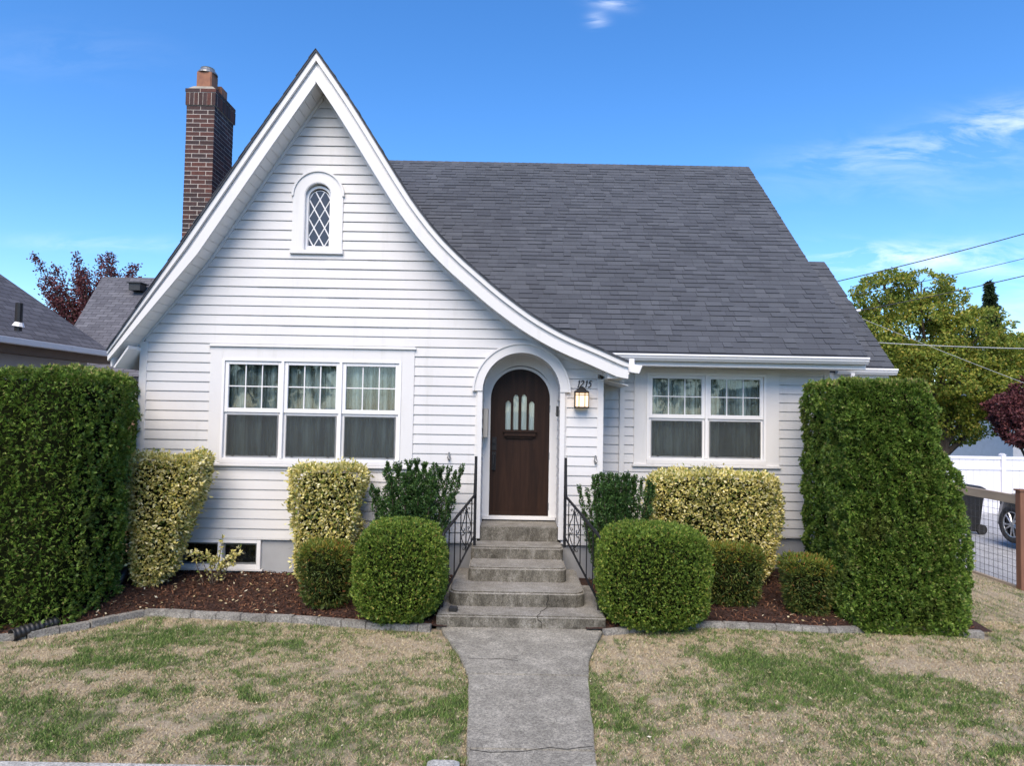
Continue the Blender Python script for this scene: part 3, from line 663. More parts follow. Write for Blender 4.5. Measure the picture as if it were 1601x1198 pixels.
# foundation
b = MB(); b.box(-4.80, -4.33, .025, .3, -.35, .445); b.box(-3.235, .75, .025, .3, -.35, .445); b.box(-4.33, -3.235, .025, .3, -.35, .06); b.box(.75, 1.15, .025, .8, -.35, .445)
b.box(1.15, 4.49, .81, 1.1, -.35, .445); b.box(4.2, 4.49, 1.1, 8.2, -.35, .445); b.box(-4.80, -4.5, .3, 8.2, -.35, .445); b.build('foundation', 'stucco', house)
b = MB(); b.box(-4.83, .0 - .50 + .06, -.021, .02, .432, .4445); b.box(.70, 1.2, -.021, .02, .432, .4445); b.box(1.22, 4.5, .759, .79, .432, .4445); b.build('starter_strip', 'trim', house)
# corner boards
for x0, x1, y, zt in ((-4.90, -4.80, -.028, 2.99), (1.125, 1.205, -.028, 2.60), (1.535, 1.605, RY - .055, 2.80), (4.455, 4.535, RY - .028, 2.86)):
    b = MB(); b.box(x0, x1, y, y + .06, .44, zt)
    xx = x0 if x0 in (-4.90,) else x1
    b.box(xx - .012 if x0 > -4 else xx, xx if x0 > -4 else xx + .012, y + .061, y + .14, .44, zt); b.build('corner_board', 'trim', house, bevel=.004)
# ------------- windows
def curtain(x0, x1, z0, z1, y, label):
    m = MB(); n = 90; vs = []
    ph = random.random() * 6
    for j, z in enumerate(np.linspace(z0, z1, 6)):
        for i in range(n + 1):
            t = i / n; x = x0 + (x1 - x0) * t
            f = .022 * math.sin(t * 27 + ph + .9 * math.sin(t * 9)) + .010 * math.sin(t * 61 + ph * 2 + j * .2) + .012 * fnoise(t * 3 + ph, z, 2.0, 1)
            vs.append((x, y + f, z))
    m.add(vs, [(j * (n + 1) + i, j * (n + 1) + i + 1, (j + 1) * (n + 1) + i + 1, (j + 1) * (n + 1) + i) for j in range(5) for i in range(n)])
    o = m.build('curtain', 'curtain', smooth=True); sm = o.modifiers.new('thickness', 'SOLIDIFY'); sm.thickness = .003
    tag(o, label, 'curtain', 'sheer curtains behind the front windows')
def frame4(m, x0, x1, z0, z1, w, y0, y1, wb=None, wt=None):
    wb = w if wb is None else wb; wt = w if wt is None else wt
    m.box(x0, x0 + w, y0, y1, z0, z1); m.box(x1 - w, x1, y0, y1, z0, z1)
    m.box(x0 + w, x1 - w, y0 + .0006, y1, z0, z0 + wb); m.box(x0 + w, x1 - w, y0 + .0006, y1, z1 - wt, z1)
def window(x0, x1, z0, z1, y, n, casing, zmid, labels, top=True):
    """x0..x1, z0..z1: inner frame; casing = widths (left, right, top, bottom)"""
    cl, crr, ct, cb = casing
    m = MB()
    m.box(x0 - cl, x0, y - .034, y + .01, z0 - cb, z1 + ct); m.box(x1, x1 + crr, y - .034, y + .01, z0 - cb, z1 + ct)
    m.box(x0, x1, y - .0335, y + .01, z1, z1 + ct)
    win = m.build('window', 'trim', house, bevel=.003)
    if top:
        m = MB(); m.box(x0 - cl - .02, x1 + crr + .02, y - .062, y + .0, z1 + ct, z1 + ct + .018); m.box(x0 - cl - .008, x1 + crr + .008, y - .045, y, z1 + ct + .0185, z1 + ct + .034); m.build('drip_cap', 'trim', win)
    m = MB(); m.box(x0, x1, y - .05, y + .02, z0 - cb * .55, z0); m.box(x0 - cl - .02, x1 + crr + .02, y - .066, y + .0, z0 - cb - .0, z0 - cb * .55 - .0005); m.build('sill', 'trim', win, bevel=.006)
    m = MB(); frame4(m, x0, x1, z0, z1, .032, y - .046, y + .08); m.build('frame', 'vinyl', win, bevel=.003)
    uw = (x1 - x0 - .064) / n
    for k in range(n):
        a = x0 + .032 + uw * k; c = a + uw; s = .047
        if k: 
            m = MB(); m.box(a - .018, a + .018, y - .050, y + .07, z0 + .032, z1 - .032); m.build('mullion', 'vinyl', win, bevel=.003)
        e0 = a + (.018 if k else .002); e1 = c - (.018 if k < n - 1 else .002)
        m = MB(); frame4(m, e0, e1, zmid, z1 - .033, s, y - .024, y + .02, wb=.056, wt=.044); m.build('upper_sash', 'vinyl', win, bevel=.003)
        m = MB(); frame4(m, e0, e1, z0 + .033, zmid - .002, s * .72, y - .002, y + .04, wb=.03, wt=.03); m.build('lower_sash', 'vinyl', win, bevel=.003)
        gx0, gx1, gz0, gz1 = e0 + s, e1 - s, zmid + .056, z1 - .033 - .044
        pw = (gx1 - gx0) / 3; ph = (gz1 - gz0) / 2; g = .0065
        for i in range(3):
            for j in range(2):
                m = MB(); m.box(gx0 + pw * i + (g if i else 0), gx0 + pw * (i + 1) - (g if i < 2 else 0), y + .004, y + .008, gz0 + ph * j + (g if j else 0), gz0 + ph * (j + 1) - (0 if j else g)); m.build('pane', 'glass', win)
        for i in (1, 2): m = MB(); m.box(gx0 + pw * i - g, gx0 + pw * i + g, y - .002, y + .012, gz0, gz1); m.build('muntin', 'vinyl', win)
        m = MB(); m.box(gx0, gx1, y - .0015, y + .0125, gz0 + ph - g, gz0 + ph + g); m.build('muntin', 'vinyl', win)
        lx0, lx1, lz0, lz1 = e0 + s * .72, e1 - s * .72, z0 + .063, zmid - .032
        m = MB(); m.box(lx0, lx1, y + .018, y + .022, lz0, lz1); m.build('pane', 'glass', win)
        m = MB(); m.box(lx0 + .012, lx1 - .012, y - .0115, y - .0105, lz0 - .0, lz1); m.build('insect_screen', 'screen', win)
        m = MB(); frame4(m, lx0, lx1, lz0 - .012, lz1 + .004, .012, y - .016, y - .008); m.build('screen_frame', 'metal_grey', win)
        for tx in (.14, .86): m = MB(); xx = lx0 + (lx1 - lx0) * tx; m.box(xx - .014, xx + .014, y - .02, y - .0165, lz0 - .012, lz0 + .002); m.build('screen_latch', 'black', win)
        curtain(e0 + .0, e1 + .0, z0 + .02, z1 - .01, y + .13, labels[k])
    return win
BIG = ['grey sheer curtain behind the leftmost sash of the triple window', 'grey sheer curtain behind the middle sash of the triple window', 'grey sheer curtain behind the sash of the triple window nearest the door']
window(-3.80, -1.45, 1.455, 2.79, 0, 3, (.165, .165, .155, .075), 2.085, BIG)
window(1.925, 3.622, 1.50, 2.745, RY, 2, (.18, .19, .06, .09), 2.10, ['grey sheer curtain in the window right of the porch light, left half', 'grey sheer curtain in the right half of the double window under the gutter'], top=False)
# basement window
m = MB(); frame4(m, -4.33, -3.235, .045, .428, .05, -.012, .10); m.box(-3.79, -3.735, -.016, .09, .095, .378); bw = m.build('basement_window', 'vinyl', house, bevel=.004)
for a, c in ((-4.28, -3.79), (-3.735, -3.285)):
    m = MB(); frame4(m, a + .0005, c - .0005, .0955, .3775, .024, .03, .06); m.build('sash', 'metal_grey', bw)
    m = MB(); m.box(a + .025, c - .025, .042, .046, .12, .353); m.build('pane', 'glass', bw)
m = MB(); m.box(-4.36, -3.2, -.03, .02, .025, .0445); m.build('sill', 'trim', bw)
m = MB(); m.box(-4.4, -3.2, .32, .33, -.1, .44); m.box(-4.4, -4.39, .1, .32, 0, .44); m.build('window_well', 'dark_void', bw)
# ------------- gable window (arched, leaded)
def archpts(cx, cz, r, zb, n=22, rx=None): # from bottom-left up and over to bottom-right
    rx = rx or r
    return [(cx - rx, zb)] + [(cx - rx * math.cos(PI * i / n), cz + r * math.sin(PI * i / n)) for i in range(n + 1)] + [(cx + rx, zb)]
def archring(mb, cx, cz, r0, r1, zb, y0, y1, close=None, n=22):
    A_ = archpts(cx, cz, r0, zb, n); B_ = archpts(cx, cz, r1, zb, n); k = len(A_)
    vs = [(x, y0, z) for x, z in A_] + [(x, y0, z) for x, z in B_] + [(x, y1, z) for x, z in A_] + [(x, y1, z) for x, z in B_]; fs = []
    for i in range(k - 1): fs += [(i, i + 1, k + i + 1, k + i), (2 * k + i, 3 * k + i, 3 * k + i + 1, 2 * k + i + 1), (i, 2 * k + i, 2 * k + i + 1, i + 1), (k + i, k + i + 1, 3 * k + i + 1, 3 * k + i)]
    fs += [(0, k, 3 * k, 2 * k), (k - 1, 3 * k - 1, 4 * k - 1, 2 * k - 1)]
    mb.add(vs, fs)
m = MB(); archring(m, GW_X, GW_Z, .335, .178, 4.245, -.036, .0); gwin = m.build('gable_window', 'trim', house, bevel=.003)
m = MB(); archring(m, GW_X, GW_Z, .35, .322, GW_Z - .005, -.056, -.0); m.build('drip_moulding', 'trim', gwin)
m = MB(); m.box(GW_X - .352, GW_X + .352, -.06, .0, 4.19, 4.2445); m.build('sill', 'trim', gwin, bevel=.005)
m = MB(); archring(m, GW_X, GW_Z - .0, .1775, .172, 4.245, -.03, .075); archring(m, GW_X, GW_Z - .02, .176, .142, 4.31, .03, .075); m.box(GW_X - .176, GW_X + .176, .03, .075, 4.246, 4.31); m.build('frame', 'vinyl', gwin)
GA = archpts(GW_X, GW_Z - .04, .142, 4.31, 16)[::-1]
def clip(sub, clp):
    area = sum(clp[i][0] * clp[(i + 1) % len(clp)][1] - clp[(i + 1) % len(clp)][0] * clp[i][1] for i in range(len(clp))); sg = 1 if area > 0 else -1
    out = sub
    for i in range(len(clp)):
        a, c = clp[i], clp[(i + 1) % len(clp)]; inp = out; out = []
        if math.hypot(c[0] - a[0], c[1] - a[1]) < 1e-7: out = inp; continue
        def ins(p): return sg * ((c[0] - a[0]) * (p[1] - a[1]) - (c[1] - a[1]) * (p[0] - a[0]))
        for j in range(len(inp)):
            p, q = inp[j], inp[(j + 1) % len(inp)]; dp, dq = ins(p), ins(q)
            if dp >= 0: out.append(p)
            if dp * dq < 0: t = dp / (dp - dq); out.append((p[0] + (q[0] - p[0]) * t, p[1] + (q[1] - p[1]) * t))
        if len(out) < 3: return []
    return out
dw, dh = .142, .1275 * 2
m = MB(); m.prism_y(GA, .062, .07); m.build('backing', 'vinyl', gwin)
z0 = 4.31
for i in range(-3, 4):
    for j in range(-1, 8):
        cx = GW_X + i * dw / 2 * 1.0; cz = z0 + j * dh / 2
        if (i + j) % 2: continue
        k = .86; d = [(cx - dw / 2 * k, cz), (cx, cz + dh / 2 * k), (cx + dw / 2 * k, cz), (cx, cz - dh / 2 * k)]
        pl = clip(d, [(GW_X + (x - GW_X) * .955, 4.31 + .01 + (z - 4.31) * .975) for x, z in GA])
        if len(pl) >= 3 and abs(sum(pl[q][0] * pl[(q + 1) % len(pl)][1] - pl[(q + 1) % len(pl)][0] * pl[q][1] for q in range(len(pl)))) > 2e-4:
            m = MB(); m.prism_y(pl, .056, .063); m.build('pane', 'dark_glass', gwin)
# ------------- entry: arch trim, pilasters, niche, door
m = MB(); archring(m, ARC_X, ARC_Z, .628, .508, ARC_Z - .001, -.07, .005, n=34); m.build('door_arch', 'trim', house, bevel=.004)
m = MB(); archring(m, ARC_X, ARC_Z, .642, .618, ARC_Z - .003, -.088, .0, n=34); m.build('arch_moulding', 'trim', house)
for s_ in (-1, 1):
    x0, x1 = sorted((ARC_X + s_ * .575, ARC_X + s_ * .508)); m = MB(); m.box(x0, x1, -.055, .03, .50 - .06 * 0, ARC_Z - .0035)
    x2, x3 = sorted((ARC_X + s_ * .60, ARC_X + s_ * .575)); m.box(x2, x3, -.022, .0, .47, ARC_Z - .002); m.build('pilaster', 'trim', house, bevel=.004)
DY = .46
m = MB()       # barrel lining of the niche, with ribs like the vented soffit
k = 34
for i in range(k):
    a0, a1 = PI * i / k, PI * (i + 1) / k; g = .012
    def P_(a, r): return (ARC_X - r * math.cos(a), ARC_Z + r * math.sin(a))
    m.prism_y([P_(a0 + g, .5095), P_(a1 - g, .5095), P_(a1 - g, .516), P_(a0 + g, .516)], .006, DY)
    m.prism_y([P_(a0, .5162), P_(a1, .5162), P_(a1, .535), P_(a0, .535)], .0065, DY)
m.build('niche_vault', 'soffit', house)
for s_ in (-1, 1):      # lapped boards inside the niche, each row its own board
    for r in range(14):
        z = .66 + r * EXPO; zt = min(z + EXPO, ARC_Z); m = MB(); xa = ARC_X + s_ * .516; xb = ARC_X + s_ * .502; xc = ARC_X + s_ * .55
        m.add([(xb, .035, z), (xb, DY, z), (xc, DY, z), (xc, .035, z), (xa, .035, zt), (xa, DY, zt), (xc, DY, zt), (xc, .035, zt)], [(0, 1, 5, 4), (0, 3, 2, 1), (4, 5, 6, 7), (1, 2, 6, 5), (3, 0, 4, 7), (2, 3, 7, 6)])
        m.build('niche_board', 'siding', house)
m = MB(); archring(m, ARC_X, ARC_Z - .06,   .60, .432, .70, DY - .02, DY + .09, n=34); m.build('door_surround', 'trim', house, bevel=.004)
m = MB(); archring(m, ARC_X - .005, ARC_Z - .085, .446, .408, .70, DY - .012, DY + .05, n=34); m.build('door_jamb', 'metal_grey' if 0 else 'trim', house, bevel=.004)
m = MB(); m.box(ARC_X - .56, ARC_X + .56, DY + .1, DY + .16, .44, 3.0); m.build('niche_back', 'dark_void', house)
m = MB(); m.box(ARC_X - .50, ARC_X + .50, DY - .055, DY + .05, .678, .728); m.build('threshold', 'trim', house, bevel=.004)
DX, DR = ARC_X - .005, .405
DZ = ARC_Z - .075
door_pts = archpts(DX, DZ, DR, .735, 30)
# slab with four real openings: built from vertical strips in bmesh
SL = [(-.166, 2.29), (-.060, 2.375), (.052, 2.378), (.158, 2.285)]; SH = .036; SB = 1.905
m = MB(); xs_ = [DX - DR] + [x for c, _ in SL for x in (DX + c - SH, DX + c + SH)] + [DX + DR]
def dtop(x): q = max(0, DR ** 2 - (x - DX) ** 2); return DZ + math.sqrt(q)
def strip(xa, xb, zf, zt, y0, y1):     # vertical strip with curved bottom/top
    n_ = 7; X = [xa + (xb - xa) * i / n_ for i in range(n_ + 1)]
    m.prism_y([(x, zf(x)) for x in X] + [(x, zt(x)) for x in X[::-1]], y0, y1)
for i in range(0, len(xs_) - 1):
    xa, xb = xs_[i], xs_[i + 1]
    if i % 2 == 0: strip(xa, xb, lambda x: .735, dtop, DY + .0, DY + .024)
    else:
        c, tz = SL[i // 2]
        strip(xa, xb, lambda x: .735, lambda x: SB, DY, DY + .024)
        strip(xa, xb, lambda x: tz - .0 + .035 * math.cos((x - DX - c) / SH * PI / 2) - .02, dtop, DY, DY + .024)
door = m.build('door', 'door', house)
for c, tz in SL:
    m = MB(); m.box(DX + c - SH, DX + c + SH, DY + .012, DY + .015, SB, tz + .02); m.build('glass_pane', 'glass', door)
m = MB()
for i in range(37):
    pass
n_ = 60; vs = []
for z in (1.85, 2.45):
    for i in range(n_ + 1): vs.append((DX - .25 + .5 * i / n_, DY + .032 + .005 * math.sin(i * 1.15), z))
m.add(vs, [(i, i + 1, n_ + 2 + i, n_ + 1 + i) for i in range(n_)])
MAT['door_curtain'] = simple('white_door_curtain', (.86, .86, .84), (.62, .62, .60), 22, .9, vs=(1, 1, .08))
o = m.build('door_curtain', 'door_curtain', smooth=True); tag(o, 'white pleated curtain behind the four slit panes of the brown door', 'curtain')
m = MB(); m.box(DX - .215, DX + .215, DY - .055, DY, 1.815, 1.868); m.box(DX - .235, DX + .235, DY - .07, DY, 1.8685, 1.895); m.box(DX - .185, DX + .185, DY - .03, DY, 1.785, 1.8145); m.build('door_shelf', 'door', door, bevel=.006)
m = MB(); hx = DX - DR + .052
m.box(hx - .03, hx + .034, DY - .012, DY, 1.62, 1.80); m.box(hx - .028, hx + .03, DY - .012, DY, 1.345, 1.60)
m.tube([(hx, DY - .012, 1.735), (hx, DY - .035, 1.735)], .024, 10); m.tube([(hx, DY - .012, 1.56), (hx, DY - .045, 1.56)], .018, 10)
m.tube([(hx, DY - .012, 1.54), (hx, DY - .055, 1.53), (hx, DY - .065, 1.44), (hx, DY - .055, 1.36), (hx, DY - .01, 1.35)], .011, 8); m.build('handle', 'iron', door)
for z in (.86, 1.55, 2.2):
    m = MB(); m.tube([(DX + DR + .004, DY - .008, z - .05), (DX + DR + .004, DY - .008, z + .05)], .007, 8); m.build('hinge', 'metal_grey', door)
m = MB(); m.box(DX - DR + .0, DX + DR, DY - .006, DY - .0005, .737, .775); m.build('door_sweep', 'door', door)
# small things by the door
MAT['beige_box'] = simple('beige_metal', (.40, .38, .34), (.36, .34, .31), 6, .5)
m = MB(); m.box(ARC_X - .50, ARC_X - .44, .16, .43, 1.80, 2.19); o = m.build('mailbox', 'beige_box', bevel=.008); tag(o, 'flat beige metal letter box on the left cheek of the entry, beside the door', 'mailbox')
m = MB(); m.box(ARC_X + .470, ARC_X + .502, .10, .15, 2.10, 2.24); o = m.build('doorbell', 'black', bevel=.004)
b2 = MB(); b2.tube([(ARC_X + .471, .125, 2.135), (ARC_X + .463, .125, 2.135)], .015, 12); b2.build('button', 'metal_grey', o); tag(o, 'small black doorbell on the right cheek of the entry', 'doorbell')
def hook(x, z, label):
    h = thing('wall_hook', label, 'hook', (x, 0, z), 'wrought hooks beside the entry')
    m = MB(); m.tube([(x, -.028, z - .055), (x, -.031, z - .02), (x, -.028, z + .02), (x, -.031, z + .055)], [.010, .022, .016, .010], 7); m.build('back_plate', 'metal_grey', h)
    m = MB(); m.tube([(x, -.03, z + .01), (x, -.06, z - .005), (x + .01, -.075, z - .03), (x, -.06, z - .045), (x, -.045, z - .035)], .009, 6); m.build('curl', 'metal_grey', h)
    m = MB(); m.tube([(x - .02, -.038, z - .01), (x, -.045, z + .004), (x + .02, -.038, z - .01)], .008, 6); m.build('cross_curl', 'metal_grey', h)
hx_, hz_ = at(702, 714, -.03); hook(hx_, hz_, 'small grey hook on the siding between the triple window and the entry')
hx_, hz_ = at(931, 719, -.03); hook(hx_, hz_, 'small grey hook on the siding below the porch light')
# house number
def digit(ch):
    if ch == '1': return [[(.30, .78), (.52, 1.0), (.50, .98), (.50, .0)]], [(.28, 0, .72, 0)]
    if ch == '2': return [[(.12, .78), (.2, .93), (.42, 1.0), (.66, .93), (.72, .74), (.6, .52), (.32, .25), (.1, .03), (.10, .03), (.78, .03), (.82, .16)]], []
    return [[(.78, 1.0), (.34, .97), (.27, .60), (.27, .60), (.48, .66), (.70, .54), (.74, .30), (.60, .07), (.34, .0), (.12, .10)]], []
hn = thing('house_number', 'black italic house number 1215 above the porch light', 'house number', (.9, -.02, 2.5))
xx, zb_ = at(900, 605.5, -.02); hh = .088; adv = .050
for i, ch in enumerate('1215'):
    st_, ser = digit(ch); m = MB(); ox = xx + i * adv + (0.004 if ch == '1' else 0)
    def T(p): return (ox + (p[0] * .055 + p[1] * .022), -.026, zb_ + p[1] * hh)
    for s in st_:
        m.tube([T(p) for p in s], [.0075 if (len(s) < 5 or (0 < q < len(s) - 1)) else .0045 for q in range(len(s))], 5)
    for a, z1_, c, z2_ in ser: m.tube([T((a, z1_)), T((c, z2_))], .0035, 5)
    m.build('digit', 'black', hn)
# lantern
lx, lz = .908, 2.35
la = thing('porch_light', 'lit black wall lantern with frosted glass, right of the entry arch under the house number', 'wall lamp', (lx, 0, lz))
m = MB(); m.box(lx - .06, lx + .06, -.035, -.018, lz - .10, lz + .12); m.build('back_plate', 'iron', la)
m = MB(); y0, y1, hw = -.155, -.035, .086
for x_ in (-hw, -.038, .038, hw): m.box(lx + x_ - .005, lx + x_ + .005, y0 - .002, y0 + .006, lz - .118, lz + .075)
for x_ in (-hw, hw): m.box(lx + x_ - .005, lx + x_ + .005, y1 - .01, y1, lz - .118, lz + .075)
for z_ in (-.118, .04, .066): m.box(lx - hw - .006, lx + hw + .006, y0 - .003, y0 + .005, lz + z_ - .004, lz + z_ + .004); m.box(lx - hw - .006, lx - hw + .003, y0 + .005, y1, lz + z_ - .004, lz + z_ + .004); m.box(lx + hw - .003, lx + hw + .006, y0 + .005, y1, lz + z_ - .004, lz + z_ + .004)
m.box(lx - hw - .008, lx + hw + .008, y0 - .006, y1, lz - .132, lz - .122); m.build('cage', 'iron', la)
m = MB(); prof = [(1.12, .075), (1.08, .088), (.8, .098), (.6, .118), (.42, .134), (.2, .145), (.02, .148)]; vs = []; n_ = 16
for s, z_ in prof:
    for j in range(n_):
        a = 2 * PI * j / n_; cx_, cy_ = math.cos(a), math.sin(a); mm_ = max(abs(cx_), abs(cy_)); q = .35 if s > 1 else .6
        vs.append((lx + hw * s * cx_ / mm_ ** (1 - q * .5), (y0 + y1) / 2 + .065 * s * cy_ / mm_ ** (1 - q * .5), lz + z_))
fs = [(i * n_ + j, i * n_ + (j + 1) % n_, (i + 1) * n_ + (j + 1) % n_, (i + 1) * n_ + j) for i in range(len(prof) - 1) for j in range(n_)] + [tuple(range(n_))]
m.add(vs, fs); m.build('roof_cap', 'iron', la, smooth=False)
m = MB(); m.box(lx - hw + .004, lx + hw - .004, y0 + .007, y0 + .011, lz - .12, lz + .07); m.box(lx - hw + .004, lx - hw + .008, y0 + .012, y1 - .012, lz - .12, lz + .07); m.box(lx + hw - .008, lx + hw - .004, y0 + .012, y1 - .012, lz - .12, lz + .07); m.build('frosted_glass', 'lampglass', la)
m = MB(); m.tube([(lx, -.09, lz - .06), (lx, -.09, lz - .03), (lx, -.09, lz + .0), (lx, -.09, lz + .03)], [.014, .028, .028, .012], 10); m.build('bulb', 'bulb', la, smooth=True)
# ------------- main roof
EY, EZ, RIY, RIZ = .30, 3.005, 5.0, 7.30
SLP = math.atan2(RIZ - EZ, RIY - EY); SLEN = math.hypot(RIZ - EZ, RIY - EY)
MX0, MX1 = -4.95, 4.835
cs_, sn_ = math.cos(SLP), math.sin(SLP)
def onroof(u, v, h=0, ey=EY, ez=EZ): return (u, ey + v * cs_ - h * sn_, ez + v * sn_ + h * cs_)
b = MB(); sl_ = (RIZ - EZ) / (RIY - EY)
b.prism_x([(.60, EZ + .30 * sl_ - .10), (.60, EZ + .30 * sl_ - .012), (RIY, RIZ - .012), (RIY + 3.9, EZ + .4), (RIY + 3.9, EZ + .3), (RIY, RIZ - .12)], MX0, .70)
for (x0, x1) in ((.7005, MX1),):
    b.prism_x([(EY, EZ - .09), (EY, EZ - .012), (RIY, RIZ - .012), (RIY + 3.9, EZ + .4), (RIY + 3.9, EZ + .3), (RIY, RIZ - .12), (EY + .02, EZ - .10)], x0, x1)
roof = b.build('roof', 'shingle', house)
# cut visible limit: left of the wing curve nothing of the main roof shows
classes = [.12, .16, .20, .24, .29]
tabm = {}
def tabverts(wd, th, ln=.148): return [(0, 0, 0), (wd, 0, 0), (wd, 0, th), (0, 0, th), (0, ln, 0), (wd, ln, 0), (wd, ln, .002), (0, ln, .002)]
TF = [(0, 1, 2, 3), (3, 2, 6, 7), (0, 3, 7, 4), (1, 5, 6, 2)]
def tabs(u0, u1, slen, ey, ez, keep):
    out = []; rows = int(slen / .1275) + 1; 
    for r in range(rows):
        v = r * .1275 - .012; u = u0 - random.random() * .25; prev = None
        while u < u1:
            c = random.choice([i for i in range(5) if i != prev]); prev = c; wd = classes[c]
            if u + wd > u0 + .02 and u < u1 - .02:
                a = max(u, u0); e = min(u + wd, u1); thick = random.choice((.009, .017))
                if e - a < wd - 1e-4: out.append((a, v, e - a, thick, -1))
                else: out.append((a, v, wd, thick, c))
            u += wd + .003
    return out
def roofmat(ey, ez): return lambda u, v, h: (u, ey + v * cs_ - h * sn_, ez + v * sn_ + h * cs_)
T1 = [t for t in tabs(MX0, MX1, SLEN - .02, EY, EZ, None) if t[0] > .70 or t[1] > .42]
def vis(u, v):
    x, y, z = onroof(u, v)
    # seen to the right of the wing rake: compare pixel positions at the rake's distance
    k = 8.58 / (y + 9); xr_, zr_ = x * k, CAMZ + (z - CAMZ) * k
    if zr_ > 6.7: return True
    return xr_ > poly_x(RR, max(zr_, 2.83)) - .05
dist = lambda t: Vector(onroof(t[0], t[1])).__sub__(Vector((0, -9, CAMZ))).length
visT = sorted([t for t in T1 if t[4] >= 0 and vis(t[0] + t[2], t[1])], key=dist)
near = set(id(t) for t in visT[:300])
def build_tabs(T, nearset, ey, ez, parent):
    Vv = []; Ff = []; R_ = Matrix.Rotation(SLP, 4, 'X')
    for t in T:
        u, v, wd, th, c = t; p = roofmat(ey, ez)(u, v, .002)
        if id(t) in nearset:
            key = (c, th)
            if key not in tabm:
                me = bpy.data.meshes.new('shingle'); me.from_pydata(tabverts(wd, th), [], TF); me.materials.append(MAT['shingle']); me.update(); tabm[key] = me
            o = bpy.data.objects.new('shingle', tabm[key]); COL.objects.link(o); o.parent = parent; o.matrix_local = Matrix.Translation(Vector(p) - Vector(house.location) * 0) @ R_ ; WINV[o.name] = Matrix.Identity(4)
        else:
            q = len(Vv)
            for (a, b_, c_) in tabverts(wd, th): Vv.append(roofmat(ey, ez)(u + a, v + b_, .002 + c_))
            Ff += [tuple(i + q for i in f) for f in TF]
    m = MB(); m.v = Vv; m.f = Ff; m.mi = [0] * len(Ff); return stuff(m.build('shingle', 'shingle', parent))
build_tabs(T1, near, EY, EZ, roof)
b = MB()      # ridge cap shingles
x = MX0
while x < MX1 - .05:
    e = min(x + .2, MX1); b.add([(x, RIY - .13, RIZ - .105), (e, RIY - .13, RIZ - .112), (e, RIY, RIZ + .012), (x, RIY, RIZ + .020), (e, RIY + .13, RIZ - .112), (x, RIY + .13, RIZ - .105)], [(0, 1, 2, 3), (3, 2, 4, 5)]); x += .145
stuff(b.build('ridge_cap', 'shingle', roof))
for x0 in (MX1 - .035, MX0 - .005):      # rake boards of the main roof
    b = MB(); b.prism_x([(EY + .04, EZ - .19), (EY + .04, EZ - .02), (RIY, RIZ - .02), (RIY, RIZ - .2)], x0 - .002, x0 + .034); b.build('rake_board', 'trim', house)
# fascia, soffit, gutter of the main eave
b = MB(); b.box(1.30, 4.80, .335, .365, 2.815, 2.965); b.build('fascia', 'trim', house)
b = MB(); b.box(1.30, 4.80, .366, RY + .02, 2.822, 2.835)
b.build('eave_soffit', 'soffit', house)
b = MB(); b.box(1.22, 4.50, RY - .03, RY - .0, 2.775, 2.821); b.build('frieze_board', 'trim', house)
def gutter(x0, x1, y1, zt, name='gutter'):
    pr = [(y1, zt), (y1 - .108, zt - .0), (y1 - .118, zt - .008), (y1 - .118, zt - .022), (y1 - .104, zt - .036), (y1 - .098, zt - .055), (y1 - .078, zt - .078), (y1 - .066, zt - .092), (y1, zt - .092), (y1, zt - .086), (y1 - .062, zt - .086), (y1 - .09, zt - .055), (y1 - .098, zt - .030), (y1 - .110, zt - .018), (y1 - .104, zt - .006), (y1 - .01, zt - .006)]
    b = MB(); b.prism_x([(y, z) for y, z in pr], x0, x1); b.prism_x([(y1 - .004, zt - .006), (y1 - .106, zt - .006), (y1 - .112, zt - .02), (y1 - .066, zt - .09), (y1 - .004, zt - .09)], x0 - .002, x0 + .004)
    b.prism_x([(y1 - .004, zt - .006), (y1 - .106, zt - .006), (y1 - .112, zt - .02), (y1 - .066, zt - .09), (y1 - .004, zt - .09)], x1 - .004, x1 + .002); return b.build(name, 'gutter', house)
gutter(1.28, 4.83, .333, 2.972)
b = MB(); ex, ez_ = at(985, 566, -.05); b.box(ex - .02, ex + .05, -.10, .05, ez_ - .05, ez_ + .04); b.build('gutter_end', 'gutter', house, bevel=.004)
ex, ez_ = at(992, 577, -.1); b = MB(); b.prism_y([(ex - .085, ez_ + .06), (ex + .03, ez_ + .05), (ex + .10, ez_ + .045), (ex + .055, ez_ - .065), (ex - .085, ez_ - .045)], -.14, -.07); b.build('downspout_elbow', 'gutter', house, bevel=.006)
